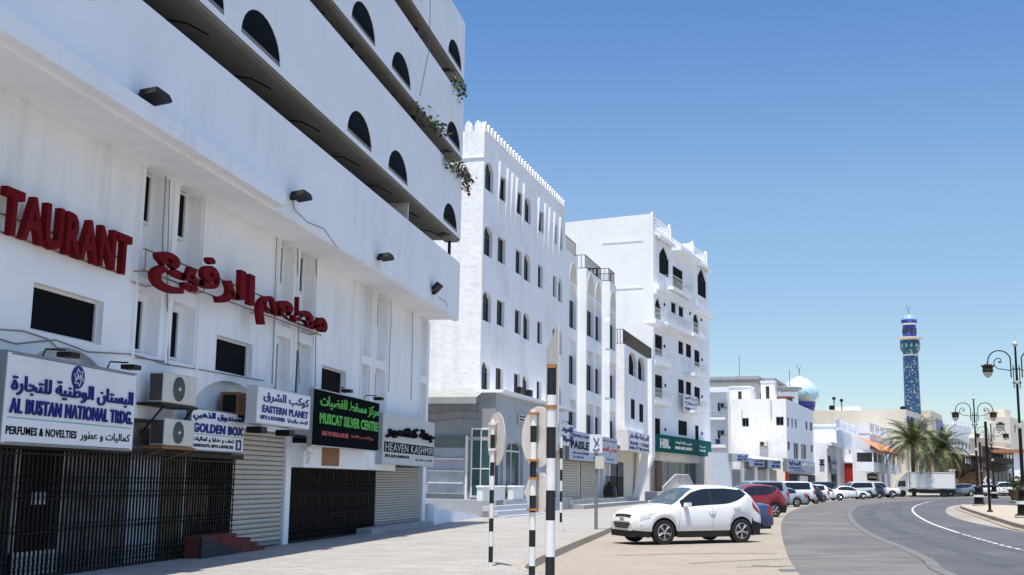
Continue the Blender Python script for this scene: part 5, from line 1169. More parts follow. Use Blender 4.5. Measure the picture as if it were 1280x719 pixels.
m = MB(); m.lathe([(r_ * 1.0, zz(404.7)), (r_ * 1.05, zz(402)), (r_ * 1.0, zz(400.2))], 20); m.build('blue_band', MINBLUE, mn, 30)
m = MB(); m.lathe([(r_ * 1.0, zz(400.1)), (r_ * .95, zz(398.5)), (r_ * .72, zz(395.8)), (r_ * .36, zz(393.8)), (.03, zz(392.8))], 20); m.build('cap_dome', DOMEB, mn, 60)
finial(mn, zz(393.2), 1.0)
# right hand group beyond the bend
H = building('white house with four dark windows under a lit roof edge, left of the wooden balconies', 214, 1192, 24, 1184, 1217, 530, hf=[(1198, 1200, 551, 560), (1202.5, 1205, 552.5, 561.5), (1207, 1209.5, 554, 562.5), (1211, 1213, 555, 563)])
m = MB()
for k in range(9): u = H.u1 * (k + .15) / 9; m.box(-.3, 0, u, u + H.u1 / 9 * .65, H.z1, H.z1 + .6)
m.build('battlement', WHITE2, H.root)
def wood_balcony(label, Y, px0, px1, ptop, pbase, ang, dp=2.2):
    d = ray(px0, pbase); k = Y / d.y; F = Frame(d.x * k, Y, ang); u1 = F.u(px1, pbase); zb = F.z(px0, pbase); zt = F.z(px0, ptop)
    t = F.thing('wooden_balcony', label, 'balcony', 0, 0, 0, 'wooden balconies'); hh = zt - zb
    m = MB(); m.box(-dp, 0, 0, u1, zb, zb + .25); m.build('floor', WOOD, t)
    m = MB(); m.box(-.08, 0, 0, u1, zb + .25, zb + hh * .36); m.box(-dp, -.08, 0, .1, zb + .25, zb + hh * .36)
    n = 7
    for i in range(n + 1): u = (u1 - .16) * i / n; m.box(-.15, .01, u, u + .16, zb + .25, zt - .4)
    m.box(-.12, 0, 0, u1, zt - .9, zt - .4); m.build('railing', WOOD, t)
    m = MB(); m.quad((-dp + .2, .1, zb), (-dp + .2, u1, zb), (-dp + .2, u1, zt), (-dp + .2, .1, zt)); m.build('back_panel', mat('dark_wood_panel', (.03, .022, .018), .7, var=.3), t)
    m = MB(); m.add([(-dp, -.3, zt + .35), (.6, -.3, zt - .2), (.6, u1 + .3, zt - .2), (-dp, u1 + .3, zt + .35), (-dp, -.3, zt + .2), (.6, -.3, zt - .35), (.6, u1 + .3, zt - .35), (-dp, u1 + .3, zt + .2)], [(0, 1, 2, 3), (4, 7, 6, 5), (0, 4, 5, 1), (1, 5, 6, 2)]); m.build('roof', mat('tan_roof', (.45, .36, .28), .8, var=.2), t)
    m = MB()
    for i in range(9): u = u1 * (i + .3) / 9; m.tube([(-dp + .1, u, zb - 1.5), (-.2, u, zb)], .1, 4)
    m.build('strut', WOOD, t); return t
J = building('cream building behind the nearer wooden balcony with a pointed stone doorway', 206, 1226, 26, 1214, 1242, 541, mf=CREAM, hf=[(1229, 1231, 582, 596)], frame=BROWNF)
wood_balcony('dark wooden balcony with sloping roof, nearer the palms', 196, 1200, 1222, 566, 586, 24)
MB().box(-6.5, .3, -2.2, -.01, -.6, J.E.z(1220, 590)).build('stone_base', mat('ochre_stone', (.26, .16, .08), .8, var=.4, vscale=1.5), J.root)
m = MB(); m.box(-J.dp, .6, -.6, J.u1, J.z1 - .9, J.z1 - .5); m.build('cornice', WHITE2, J.root)
K = building('pale corner building with four small windows under the long wooden balcony', 214, 1240, 28, 1236, 1300, 552, mf=CREAM, hf=[(1246, 1248.5, 592, 600), (1250.5, 1253, 592, 600), (1255, 1257.5, 592, 600), (1260, 1262, 590, 606)], frame=BROWNF)
m = MB(); m.box(.003, .2, 0, K.u1, -.6, K.F.z(1250, 582)); K2 = m.build('lower_facing', mat('blue_grey_wall', (.45, .50, .55), .7, var=.1), K.root)
for k in range(4): MB().box(.201, .3, K.F.u(1246 + k * 4.6, 596), K.F.u(1248.6 + k * 4.6, 596), K.F.z(1250, 602), K.F.z(1250, 591)).build('window', GLASS, K.root)
wood_balcony('long dark wooden balcony with an orange edged roof, farther right', 205, 1241, 1271, 558, 578.5, 26)
Kb = building('large cream building with a stepped roof rising behind the wooden balconies', 250, 1262, 22, 1240, 1330, 521, mf=CREAM, he=[(1258, 1261, 542, 549)], hf=[(1275, 1277, 534, 543), (1268, 1270, 531, 541)], frame=BROWNF)
m = MB(); m.box(-Kb.dp * .9, -Kb.dp * .3, 2, 8, Kb.z1 - .01, Kb.z1 + 1.2); m.box(-6, -2, 6, 14, Kb.z1 - .01, Kb.z1 + 2.0); build_each(m, 'roof_block', CREAM, Kb.root)
m = MB(); m.box(-2.6, -1.0, -.3, -.004, Kb.E.z(1252, 531), Kb.E.z(1252, 529.6)); m.box(-2.2, -1.4, -.25, -.004, Kb.E.z(1252, 529), Kb.E.z(1252, 528)); build_each(m, 'sign_slab', BLACK, Kb.root)
Lb = building('low white house with a terracotta roof edge at the far right', 190, 1274, 26, 1268, 1330, 566, hf=[(1276, 1279, 575, 584)])
m = MB(); m.box(-4, .8, -.6, Lb.u1, Lb.z1, Lb.z1 + .5); m.build('roof', mat('terracotta_edge', (.40, .18, .10), .8, var=.2), Lb.root)

# ------------------------------------------------------------------ vehicles
def pchip(pts):
    xs = [p[0] for p in pts]; ys = [p[1] for p in pts]
    if xs[0] > xs[-1]: xs.reverse(); ys.reverse()
    n = len(xs); h = [xs[i + 1] - xs[i] for i in range(n - 1)]; dl = [(ys[i + 1] - ys[i]) / h[i] for i in range(n - 1)]; d = [0] * n
    for i in range(1, n - 1):
        if dl[i - 1] * dl[i] > 0: w1 = 2 * h[i] + h[i - 1]; w2 = h[i] + 2 * h[i - 1]; d[i] = (w1 + w2) / (w1 / dl[i - 1] + w2 / dl[i])
    d[0] = dl[0]; d[-1] = dl[-1]
    def f(x):
        if x <= xs[0]: return ys[0]
        if x >= xs[-1]: return ys[-1]
        i = 0
        while xs[i + 1] < x: i += 1
        t = (x - xs[i]) / h[i]; t2 = t * t; t3 = t2 * t
        return ys[i] * (2 * t3 - 3 * t2 + 1) + h[i] * d[i] * (t3 - 2 * t2 + t) + ys[i + 1] * (-2 * t3 + 3 * t2) + h[i] * d[i + 1] * (t3 - t2)
    return f
SPEC = dict(
 suv=dict(L=4.41, wb=2.64, r=.355, sill=.37, low=.20, hw=.91, top=[(2.2, .66), (2.15, .82), (2.02, .93), (1.7, 1.02), (1.25, 1.09), (.98, 1.13), (.2, 1.575), (-.25, 1.66), (-.8, 1.665), (-1.25, 1.625), (-1.62, 1.54), (-1.86, 1.27), (-2.06, 1.06), (-2.16, .92), (-2.2, .70)],
   belt=[(2.2, .60), (2.12, .74), (1.9, .86), (1.3, .97), (.9, 1.01), (0, 1.06), (-.8, 1.10), (-1.15, 1.18), (-1.4, 1.30), (-1.56, 1.40), (-1.72, 1.30), (-1.86, 1.14), (-2.0, 1.02), (-2.15, .86), (-2.2, .64)], bw=[(2.2, .56), (2.12, .72), (1.95, .83), (1.6, .90), (0, .91), (-1.5, .90), (-1.9, .83), (-2.1, .74), (-2.2, .62)],
   rw=[(2.2, .42), (1.9, .62), (1.0, .74), (.2, .62), (-.8, .61), (-1.6, .56), (-1.85, .60), (-2.1, .64), (-2.2, .56)], cowl=.98, roof=.16, rear0=-1.64, rear1=-1.98, side=(.72, -.30, -1.52), nose=1),
 sedan=dict(L=4.6, wb=2.7, r=.32, sill=.27, low=.17, hw=.88, top=[(2.3, .52), (2.22, .66), (2.0, .76), (1.5, .86), (.95, .95), (.1, 1.38), (-.3, 1.44), (-.8, 1.42), (-1.1, 1.36), (-1.72, 1.06), (-2.1, 1.03), (-2.24, .96), (-2.3, .6)],
   belt=[(2.3, .48), (2.2, .60), (1.9, .70), (1.0, .84), (0, .90), (-1.0, .95), (-1.7, .98), (-2.15, .95), (-2.25, .85), (-2.3, .55)], bw=[(2.3, .56), (2.18, .74), (1.9, .83), (1.2, .88), (-1.4, .88), (-2.0, .83), (-2.2, .77), (-2.3, .68)],
   rw=[(2.3, .4), (1.9, .62), (.95, .72), (.1, .57), (-.9, .56), (-1.7, .66), (-2.2, .66), (-2.3, .56)], cowl=.95, roof=.06, rear0=-1.12, rear1=-1.72, side=(.66, -.25, -1.32), nose=0),
 hatch=dict(L=4.25, wb=2.6, r=.32, sill=.28, low=.18, hw=.87, top=[(2.1, .60), (2.04, .74), (1.8, .88), (1.3, 1.0), (1.05, 1.06), (.2, 1.55), (-.3, 1.62), (-1.2, 1.60), (-1.75, 1.52), (-2.0, 1.1), (-2.1, .62)],
   belt=[(2.1, .56), (2.0, .68), (1.6, .84), (.9, .94), (0, .98), (-1.2, 1.04), (-1.8, 1.06), (-2.05, .9), (-2.1, .58)], bw=[(2.1, .55), (2.0, .74), (1.7, .84), (1.0, .87), (-1.4, .87), (-1.9, .82), (-2.1, .70)],
   rw=[(2.1, .4), (1.7, .62), (1.0, .72), (.2, .62), (-1.2, .61), (-1.8, .62), (-2.1, .62)], cowl=1.05, roof=.16, rear0=-1.77, rear1=-2.0, side=(.75, -.2, -1.55), nose=0),
 wagon=dict(L=4.85, wb=2.79, r=.39, sill=.45, low=.25, hw=.95, top=[(2.4, .8), (2.36, .98), (2.2, 1.08), (1.4, 1.15), (1.05, 1.2), (.45, 1.78), (.1, 1.87), (-1.6, 1.86), (-2.1, 1.80), (-2.3, 1.3), (-2.4, 1.1), (-2.42, .6)],
   belt=[(2.4, .74), (2.3, .95), (1.4, 1.06), (.9, 1.12), (-1.8, 1.18), (-2.2, 1.16), (-2.36, 1.05), (-2.42, .58)], bw=[(2.4, .74), (2.3, .86), (1.9, .93), (0, .95), (-1.9, .93), (-2.3, .88), (-2.42, .82)],
   rw=[(2.4, .62), (2.0, .76), (1.1, .80), (.4, .70), (-1.8, .70), (-2.2, .74), (-2.42, .74)], cowl=1.05, roof=.42, rear0=-2.12, rear1=-2.32, side=(.82, -.05, -1.9), nose=0))
def make_car(name, label, spec, paint, x, y, head, fine=False, group='cars parked along the street', clad=False, cat='car', parts=True):
    S = SPEC[spec]; root = thing(name, label, cat, (x, y, gz(x, y, -.01)), rad(head), group)
    root.rotation_euler = (math.atan(GX) * -math.sin(rad(head)) * -1, math.atan(GX) * -math.cos(rad(head)), rad(head))
    top, belt, bw, rw = (pchip(S[k]) for k in ('top', 'belt', 'bw', 'rw')); L2 = S['L'] / 2; r = S['r']; xw = S['wb'] / 2; Ra = r + .055
    xf, xr = S['top'][0][0], S['top'][-1][0]
    st = set(); stp = .07 if fine else .16; n = int((xf - xr) / stp)
    for i in range(n + 1): st.add(round(xf + (xr - xf) * i / n, 4))
    for w in (xw, -xw):
        k = 22 if fine else 10
        for i in range(k + 1): st.add(round(w + Ra * math.cos(math.pi * i / k), 4))
    for v in (S['cowl'], S['roof'], S['rear0'], S['rear1'], *S['side'], S['side'][1] - .06, xf - .03, xf - .08, xr + .03, xr + .08): st.add(round(v, 4))
    st = sorted(st, reverse=True); st = [s for i, s in enumerate(st) if i == 0 or st[i - 1] - s > .006]
    def arch(xx, base):
        z = base
        for w in (xw, -xw):
            q = Ra * Ra - (xx - w) ** 2
            if q > 0: z = max(z, r + math.sqrt(q))
        return z
    NR = 15
    def ring(xx):
        t, b, w, q = top(xx), belt(xx), bw(xx), rw(xx); s = arch(xx, S['sill'] + (.06 * max(0, (abs(xx) - xw - .4)) if 1 else 0)); s = min(s, b - .03)
        drop = .06 if t - b > .3 else .035; re = max(b + .006, t - drop); g = re - b
        P = []
        for f, ww in ((0, .955), (.12, .985), (.3, 1.0), (.55, 1.005), (.72, .99), (.9, .975), (1, .95)): P.append((w * ww, s + (b - s) * f))
        wb_ = w * .95
        for f in (.06, .5, .93, 1.0):
            ww = wb_ + (q - wb_) * (f ** 1.15); P.append((ww, b + g * f))
        for f, ff in ((.93, .35), (.7, .72), (.36, .94), (0, 1.0)): P.append((q * f, re + (t - re) * ff))
        return P
    R = [ring(xx) for xx in st]
    def grid(side): return [[(xx, p[0] * side, p[1]) for p in R[i]] for i, xx in enumerate(st)]
    def patch(cond, off=0.0, sides=(1, -1)):
        m = MB(); 
        for sd in sides:
            Gd = grid(sd); idx = {}
            def vid(i, j):
                if (i, j) not in idx:
                    p = Vector(Gd[i][j])
                    if off:
                        a = Vector(Gd[min(i + 1, len(st) - 1)][j]) - Vector(Gd[max(i - 1, 0)][j]); c = Vector(Gd[i][min(j + 1, NR - 1)]) - Vector(Gd[i][max(j - 1, 0)])
                        nn = a.cross(c); nn = nn.normalized() if nn.length > 1e-9 else Vector((0, 0, 1))
                        if nn.dot(Vector((0, p.y, p.z - .6))) < 0: nn = -nn
                        p = p + nn * off
                    idx[(i, j)] = len(m.v); m.v.append(tuple(p))
                return idx[(i, j)]
            for i in range(len(st) - 1):
                xm = (st[i] + st[i + 1]) / 2
                for j in range(NR - 1):
                    if cond(xm, j, i):
                        f = (vid(i, j), vid(i, j + 1), vid(i + 1, j + 1), vid(i + 1, j)); m.f.append(f if sd > 0 else f[::-1])
        return m
    def zgap(i): return (R[i][10][1] - R[i][6][1] + R[i + 1][10][1] - R[i + 1][6][1]) / 2
    sf, sm, sr = S['side']
    def is_side(xm, j, i): return 7 <= j <= 8 and sr < xm < sf and zgap(i) > .10
    def is_scr(xm, j, i): return 11 <= j <= 13 and S['roof'] < xm < S['cowl']
    def is_rear(xm, j, i): return 11 <= j <= 13 and S['rear1'] < xm < S['rear0']
    body = patch(lambda xm, j, i: not (is_side(xm, j, i) or is_scr(xm, j, i) or is_rear(xm, j, i)))
    for e, fl in ((0, 1), (-1, 0)):
        ringv = [(st[e], p[0], p[1]) for p in R[e]] + [(st[e], -p[0], p[1]) for p in reversed(R[e][:-1])]
        body.add(ringv, [tuple(range(len(ringv))) if not fl else tuple(reversed(range(len(ringv))))])
    bo = body.build('body', paint, root, 38)
    # under side and wheel housings
    m = MB(); m.box(xr + .12, xf - .15, -S['hw'] * .80, S['hw'] * .80, S['low'] + .02, .62); m.box(xr + .3, xf - .3, -S['hw'] * .66, S['hw'] * .66, .5, S['r'] * 2 + .1); m.build('underbody', PLASTIC, root)
    if parts:
        for nm, a, b in (('front_side_window', sf, sm), ('rear_side_window', sm - .06, sr)):
            for sd in (1, -1): patch(lambda xm, j, i: is_side(xm, j, i) and b < xm < a, -.004, (sd,)).build(nm, CARGL, root, 60)
        patch(lambda xm, j, i: is_side(xm, j, i) and sm - .06 <= xm <= sm, -.008).build('door_pillar', PLASTIC, root, 60)
        patch(is_scr, -.003).build('windscreen', SCRGL, root, 60); patch(is_rear, -.003).build('rear_window', CARGL, root, 60)
        for sd in (1, -1):
            patch(lambda xm, j, i: (4 <= j <= 5 and xf - .40 < xm < xf - .13 or j == 5 and xf - .62 < xm <= xf - .40), .006, (sd,)).build('headlight', HEADL, root, 60)
            patch(lambda xm, j, i: (j == 4 if spec == 'suv' else 3 <= j <= 5) and xr + .02 < xm < xr + (.46 if spec == 'suv' else .26), .006, (sd,)).build('tail_light', TAILL, root, 60)
            m = MB(); zb = belt(.62) + .09; yb = bw(.62) * .97
            m.add([(.62 + .08 * a, sd * (yb + .10 + .10 * b), zb + .075 * c) for a, b, c in ((-1, -1, -.8), (.8, -1, -.6), (.6, 1, -.7), (-1, 1, -1), (-1, -1, .8), (.5, -1, .8), (.4, 1, .7), (-1, 1, .9))], [(0, 3, 2, 1), (4, 5, 6, 7), (0, 1, 5, 4), (1, 2, 6, 5), (2, 3, 7, 6), (3, 0, 4, 7)]); m.box(.58, .66, sd * yb - .02, sd * yb + .04, zb - .08, zb - .02); m.build('wing_mirror', paint, root, 60)
        if fine:
            for sd in (1, -1):
                for xx in (-.28, -1.14):
                    zz = belt(xx) - .13; yy = bw(xx) * .995; m = MB(); m.tube([(xx - .11, sd * yy, zz), (xx - .08, sd * (yy + .03), zz), (xx + .08, sd * (yy + .03), zz), (xx + .11, sd * yy, zz)], .016, 6); m.build('door_handle', paint, root, 60)
            for xx in (.62, -.27, -1.12):
                patch(lambda xm, j, i: False)
            # door gaps as thin dark strips following the side
            def seam(xs_, z0, z1):
                mm = MB()
                for sd in (1, -1):
                    pts = []
                    for k in range(9):
                        z = z0 + (z1 - z0) * k / 8; xx = xs_(k / 8); w = bw(xx); b = belt(xx); s = S['sill']; f = max(0, min(1, (z - s) / (b - s)))
                        prof = [(0, .955), (.12, .985), (.3, 1.0), (.55, 1.005), (.72, .99), (.9, .975), (1, .95)]
                        for (f0, w0), (f1, w1) in zip(prof, prof[1:]):
                            if f0 <= f <= f1: ww = w0 + (w1 - w0) * (f - f0) / (f1 - f0)
                        pts.append((xx, sd * (w * ww + .0005), z))
                    mm.tube(pts, .005, 4)
                return mm
            m = seam(lambda t: .86 - .06 * t, .40, belt(.86) - .02); m2 = seam(lambda t: -.30, .40, belt(-.3)); m.add(m2.v, m2.f); m2 = seam(lambda t: -1.02 - .34 * t ** 2, .62, belt(-1.3) - .02); m.add(m2.v, m2.f)
            m.build('door_gap', PLASTIC, root)
            gm = patch(lambda xm, j, i: 11 <= j <= 13 and xf - .055 < xm < xf - .028, .004); gm.build('upper_grille', PLASTIC, root, 60)
            w0 = bw(xf) * .80; m = MB(); m.prism([(-w0, .62), (w0, .62), (w0 * .72, .46), (-w0 * .72, .46)], xf - .01, xf + .018, 'x'); m.build('lower_grille', PLASTIC, root)
            m = MB()
            for zz in (.50, .545, .59): m.box(xf + .018, xf + .03, -w0 * .8, w0 * .8, zz, zz + .015)
            m.box(xf - .06, xf + .012, -.12, .12, .735, .75); m.build('grille_bar', CHROME, root)
            for sd in (1, -1): m = MB(); m.lathe([(.06, 0), (.05, .03)], 10); f = m.build('fog_light', PLASTIC, root, loc=(xf - .17, sd * .745, .55)); f.rotation_euler = (0, rad(90), rad(sd * 35))
    if clad:
        for sd in (1, -1):
            m = MB()
            for i in range(len(st) - 1):
                q = []
                for k in (i, i + 1):
                    xx = st[k]; hi = R[k][0][1] + .012; lo = min(arch(xx, S['low'] + .16 * max(0, abs(xx) - 1.75)), hi); q.append((xx, R[k][0][0] * 1.0, lo, hi))
                if q[0][3] - q[0][2] < .02 and q[1][3] - q[1][2] < .02: continue
                f = [(q[0][0], sd * (q[0][1] - .05), q[0][2]), (q[0][0], sd * (q[0][1] + .006), q[0][3]), (q[1][0], sd * (q[1][1] + .006), q[1][3]), (q[1][0], sd * (q[1][1] - .05), q[1][2])]
                m.quad(*f)
            m.build('lower_cladding', PLASTIC, root)
        m = MB(); m.box(xf - .35, xf - .015, -.62, .62, .22, .42); m.build('front_skirt', PLASTIC, root); m = MB(); m.box(xr + .01, xr + .3, -.58, .58, .26, .56); m.build('rear_skirt', PLASTIC, root)
        m = patch(lambda xm, j, i: j <= 1 and xm < -xw - r - .02, .005); m.build('rear_cladding', PLASTIC, root, 60)
    m = MB(); m.box(xf - .03, xf + .012, -.26, .26, .44 if spec != 'wagon' else .6, .56 if spec != 'wagon' else .72); m.box(xr - .012, xr + .03, -.26, .26, .62, .74) if not fine else None
    m.build('number_plate', NPLATE, root)
    nseg = 28 if fine else 14
    for sx in (1, -1):
        for sd in (1, -1):
            w = .21; m = MB(); m.lathe([(r * .62, -w / 2), (r * .94, -w / 2), (r, -w * .36), (r, w * .36), (r * .94, w / 2), (r * .62, w / 2)], nseg)
            o = m.build('wheel', RUBBER, root, 40, loc=(sx * xw, sd * (bw(sx * xw) - .125), r)); o.rotation_euler = (rad(-90 * sd), 0, 0)
            m = MB(); m.lathe([(r * .66, 0), (r * .66, .10), (r * .60, .115), (r * .58, .06), (r * .1, .055)], nseg)
            ns = 5
            for k in range(ns):
                a = 2 * math.pi * k / ns + .3; 
                for dv in (-.13, .13):
                    m.tube([(r * .10 * math.cos(a), r * .10 * math.sin(a), .095), (r * .60 * math.cos(a + dv), r * .60 * math.sin(a + dv), .10)], r * .055, 4)
            m.lathe([(r * .17, .06), (r * .15, .115)], 10); m.build('rim', RIMM, o, 40)
            m = MB(); m.lathe([(r * .585, .0), (r * .585, .062)], nseg); m.build('brake_disc', DARK, o)
    return root
PW_ = carpaint('white', (.76, .76, .76)); PB = carpaint('blue', (.035, .06, .15)); PR = carpaint('red', (.22, .008, .014)); PS = carpaint('silver_blue', (.25, .30, .36)); PS2 = carpaint('silver', (.33, .37, .42)); PN = carpaint('navy', (.02, .03, .065)); PG = carpaint('grey_blue', (.16, .20, .25))
make_car('parked_car', 'white compact SUV with black lower cladding, nearest car in the street', 'suv', PW_, -1.16, 35.05, -144.6, True, clad=True)
make_car('parked_car', 'dark blue sedan showing its tail just behind the nearest white SUV', 'sedan', PB, -.72, 40.6, -146)
make_car('parked_car', 'red crossover parked behind the dark blue sedan', 'suv', PR, .85, 61.6, -148, clad=True)
make_car('parked_car', 'tall silver-blue SUV behind the red crossover', 'wagon', PS, 1.6, 79.0, -150)
make_car('parked_car', 'silver sedan tail sticking out beside the tall silver-blue SUV', 'sedan', PS2, 3.45, 88, -152)
make_car('parked_car', 'white tall hatchback parked behind the silver sedan', 'wagon', PW_, 4.5, 96.2, -152)
make_car('parked_car', 'navy crossover between the white hatchback and the white sedans', 'suv', PN, 5.8, 102.0, -153)
make_car('parked_car', 'white low car behind the navy crossover, mostly hidden', 'hatch', PW_, 7.0, 109.5, -154)
make_car('parked_car', 'white sedan parked right after the navy crossover', 'sedan', PW_, 9.5, 121, 19)
make_car('parked_car', 'white sedan, second in a row before the white van-like SUVs', 'sedan', PW_, 12.8, 131, 17)
make_car('parked_car', 'pale silver SUV standing behind the second white sedan', 'wagon', carpaint('pale_silver', (.55, .57, .60)), 14.1, 137.5, -155)
make_car('parked_car', 'dark navy car squeezed between two pale SUVs', 'hatch', PN, 15.7, 140.2, -157)
make_car('parked_car', 'white boxy off-road SUV left of the delivery truck', 'wagon', PW_, 17.5, 143.6, 10)
make_car('parked_car', 'black pickup cab hidden behind the white sedans near the red awning', 'wagon', PN, 9.6, 133.5, -158)
for i, (px, Y, sp, pt, hd, lb) in enumerate(((1199, 162, 'suv', PG, -172, 'grey-blue car standing at the tail of the white truck'), (1213, 166, 'sedan', PW_, -172, 'white sedan beyond the truck, left of the lamp base'), (1228, 170, 'hatch', PW_, -174, 'white small car half hidden behind the lamp base'),
    (1240, 172, 'sedan', carpaint('pale_silver', (.55, .57, .60)), -174, 'pale silver sedan seen between the thin street poles'), (1252, 164, 'wagon', PW_, -174, 'large white SUV seen under the long wooden balcony'), (1269, 168, 'hatch', PR, -176, 'red car at the far right edge of the street'))):
    make_car('parked_car', lb, sp, pt, xat(px, Y), Y, hd)
# delivery truck
tx, ty = xat(1163.5, 152), 152
TK = thing('delivery_truck', 'white box delivery truck standing across the end of the bend', 'truck', (tx, ty, gz(tx, ty)), rad(174))
m = MB(); m.bbox(-2.85, 2.45, -1.05, 1.05, 1.0, 3.0, .04); bx = m.build('cargo_box', WPAINT, TK)
m = MB(); m.box(.35, .38, 1.051, 1.06, 1.05, 2.95); m.box(-2.85, 2.45, 1.051, 1.065, 1.0, 1.12); m.box(-2.85, 2.45, 1.051, 1.065, 2.88, 2.98); m.box(-2.85, -2.75, 1.051, 1.062, 1.12, 2.88); m.build('edge_trim', ALU, bx)
m = MB(); m.prism([(2.65, .55), (4.05, .55), (4.12, 1.15), (3.88, 1.95), (3.6, 2.1), (2.65, 2.15)], -.92, .92, 'y'); cb = m.build('cab', carpaint('white', (.76, .76, .76)), TK)
MB().prism([(2.6, 2.15), (3.55, 2.1), (2.75, 2.95), (2.55, 2.95)], -.85, .85, 'y').build('roof_fairing', WPAINT, cb)
for s in (1, -1): MB().prism([(2.95, 1.25), (3.92, 1.2), (3.74, 1.9), (2.95, 1.95)], .921 * s - .01, .921 * s + .01, 'y').build('side_window', CARGL, cb)
m = MB(); m.add([(4.10, -.82, 1.25), (4.10, .82, 1.25), (3.9, .78, 1.93), (3.9, -.78, 1.93)], [(0, 1, 2, 3)]); m.build('windscreen', CARGL, cb)
m = MB(); m.box(-2.8, 3.9, -.85, .85, .55, .95); m.box(-1.2, 1.4, .86, 1.0, .45, .85); m.build('chassis', PLASTIC, TK)
for x_, s in ((3.3, 1), (3.3, -1), (-1.5, 1), (-1.5, -1)):
    m = MB(); m.lathe([(.22, -.12), (.38, -.12), (.40, -.06), (.40, .06), (.38, .12), (.22, .12)], 18); o = m.build('wheel', RUBBER, TK, 40, loc=(x_, s * .85, .40)); o.rotation_euler = (rad(-90 * s), 0, 0); MB().lathe([(.22, 0), (.2, .1), (.05, .12)], 12).build('rim', ALU, o)
for s in (1, -1): MB().box(4.05, 4.13, s * .7 - .14, s * .7 + .14, .7, .9).build('headlight', HEADL, TK)

# ------------------------------------------------------------------ street furniture
def banded(root, h, r, bands, first, lean=(0, 0)):
    """striped pole: bands are the z limits of alternating colours, from the ground up"""
    zs = [0] + bands + [h]; col = first
    for a, b in zip(zs, zs[1:]):
        MB().tube([(lean[0] * a, lean[1] * a, a), (lean[0] * b, lean[1] * b, b)], r, 14).build('white_band' if col else 'black_band', WPAINT if col else BPAINT, root, 40); col = not col
def at_depth(px, Y): x = xat(px, Y, 660); return x, Y, gz(x, Y, .15)
def zpx(px, py, Y): return zat(px, py, Y)
# pole 1 with a round sign seen from behind
def round_sign(root, zc, rr, ang, off=.07, name='sign_disc'):
    m = MB(); m.lathe([(rr, -.004), (rr, .004)], 40); o = m.build(name, PLATE, root, 40, loc=(-math.sin(ang) * -off * 0 + math.cos(ang + math.pi / 2) * 0, 0, zc)); o.rotation_euler = Matrix.Rotation(ang, 3, 'Z').to_4x4().to_euler()
    o.matrix_local = Matrix.Translation((off * math.cos(ang), off * math.sin(ang), zc)) @ Matrix.Rotation(ang, 4, 'Z') @ Matrix.Rotation(rad(90), 4, 'Y')
    return o
def pole(label, px, Y, py_top, r, edges, first, name='striped_pole', lean=(0, 0)):
    x, y, zg_ = at_depth(px, Y); t = thing(name, label, 'sign pole', (x, y, zg_), 0, 'striped sign poles')
    zz = sorted([zpx(px, e, Y) - zg_ for e in edges]); banded(t, zpx(px, py_top, Y) - zg_, r, zz, first, lean); return t, zg_
p1, g1_ = pole('thin black and white striped pole with a narrow-looking round sign back, leftmost', 614, 22.1, 524, .043, [703, 683, 664.5, 648, 629.5, 612.5, 595, 578, 561, 543.5], True)
def zc_(px, py, Y, g): return zpx(px, py, Y) - g
ang1 = rad(-17.5)
round_sign(p1, zc_(618, 548.5, 22.1, g1_), .515, rad(30), .075)
m = MB()
for py in (530, 562): zz_ = zc_(614, py, 22.1, g1_); m.box(-.075, .075, -.06, .06, zz_ - .02, zz_ + .02)
build_each(m, 'clamp', PLATE, p1)
p2, g2_ = pole('striped pole with a large round sign back and a rusty edged hexagon below it', 665.5, 16.6, 512, .046, [707.5, 683.5, 662.5, 640.5, 619.5, 597, 575, 553, 532.5], False)
round_sign(p2, zc_(671, 546, 16.6, g2_), .44, rad(42), .08)
m = MB(); pts = [(.32 * math.cos(rad(30 + 60 * k)), .32 * math.sin(rad(30 + 60 * k))) for k in range(6)]
m.prism(pts, -.004, .004, 'z'); o = m.build('hexagon_plate', PLATE, p2); zO = zc_(671, 615.5, 16.6, g2_)
o.matrix_local = Matrix.Translation((.085 * math.cos(rad(46)), .085 * math.sin(rad(46)), zO)) @ Matrix.Rotation(rad(46), 4, 'Z') @ Matrix.Rotation(rad(90), 4, 'Y')
m = MB(); ring_ = [(.32 * math.cos(rad(30 + 60 * k)), .32 * math.sin(rad(30 + 60 * k)), -.006) for k in range(7)]; m.tube(ring_, .013, 6); o2 = m.build('rusty_rim', RUST, p2); o2.matrix_local = o.matrix_local.copy()
m = MB()
for py in (517, 575.5, 598, 637): zz_ = zc_(665, py, 16.6, g2_); m.box(-.075, .075, -.065, .065, zz_ - .016, zz_ + .016)
build_each(m, 'rusty_clamp', RUST, p2)
p3, g3_ = pole('thickest black and white striped pole with a tall flat plate seen edge-on', 688, 12.3, 457, .050, [696, 650.5, 613, 573, 534, 494], False)
m = MB(); h0, h1 = zat(697, 562, 12.5) - g3_, zat(697, 404, 12.5) - g3_
m.prism([(-1.27, h0), (1.27, h0), (1.27, h1), (-1.27, h1)], -.004, .004, 'x'); o = m.build('sign_plate', PLATE, p3); o.matrix_local = Matrix.Translation((-.212, 1.45, 0)) @ Matrix.Rotation(rad(11.7), 4, 'Z')
m = MB()
for py, mt in ((458, 0), (509, 1)): zz_ = zc_(688, py, 12.3, g3_); m.lathe([(.056, zz_ - .02), (.056, zz_ + .02)], 14)
build_each(m, 'clamp', RUST, p3)
p4, g4_ = pole('distant thin striped pole standing on the pavement in front of the shutters', 701, 38.5, 546, .042, [653, 641, 627.5, 614, 601, 587, 573.5, 560], True)
x, y, zg_ = at_depth(745, 40); p5 = thing('sign_pole', 'plain grey pole with a small white emblem plate near the parked white SUV', 'sign pole', (x, y, zg_))
MB().tube([(0, 0, 0), (0, 0, zpx(745, 552, 40) - zg_)], .058, 12).build('post', GREYM, p5, 40)
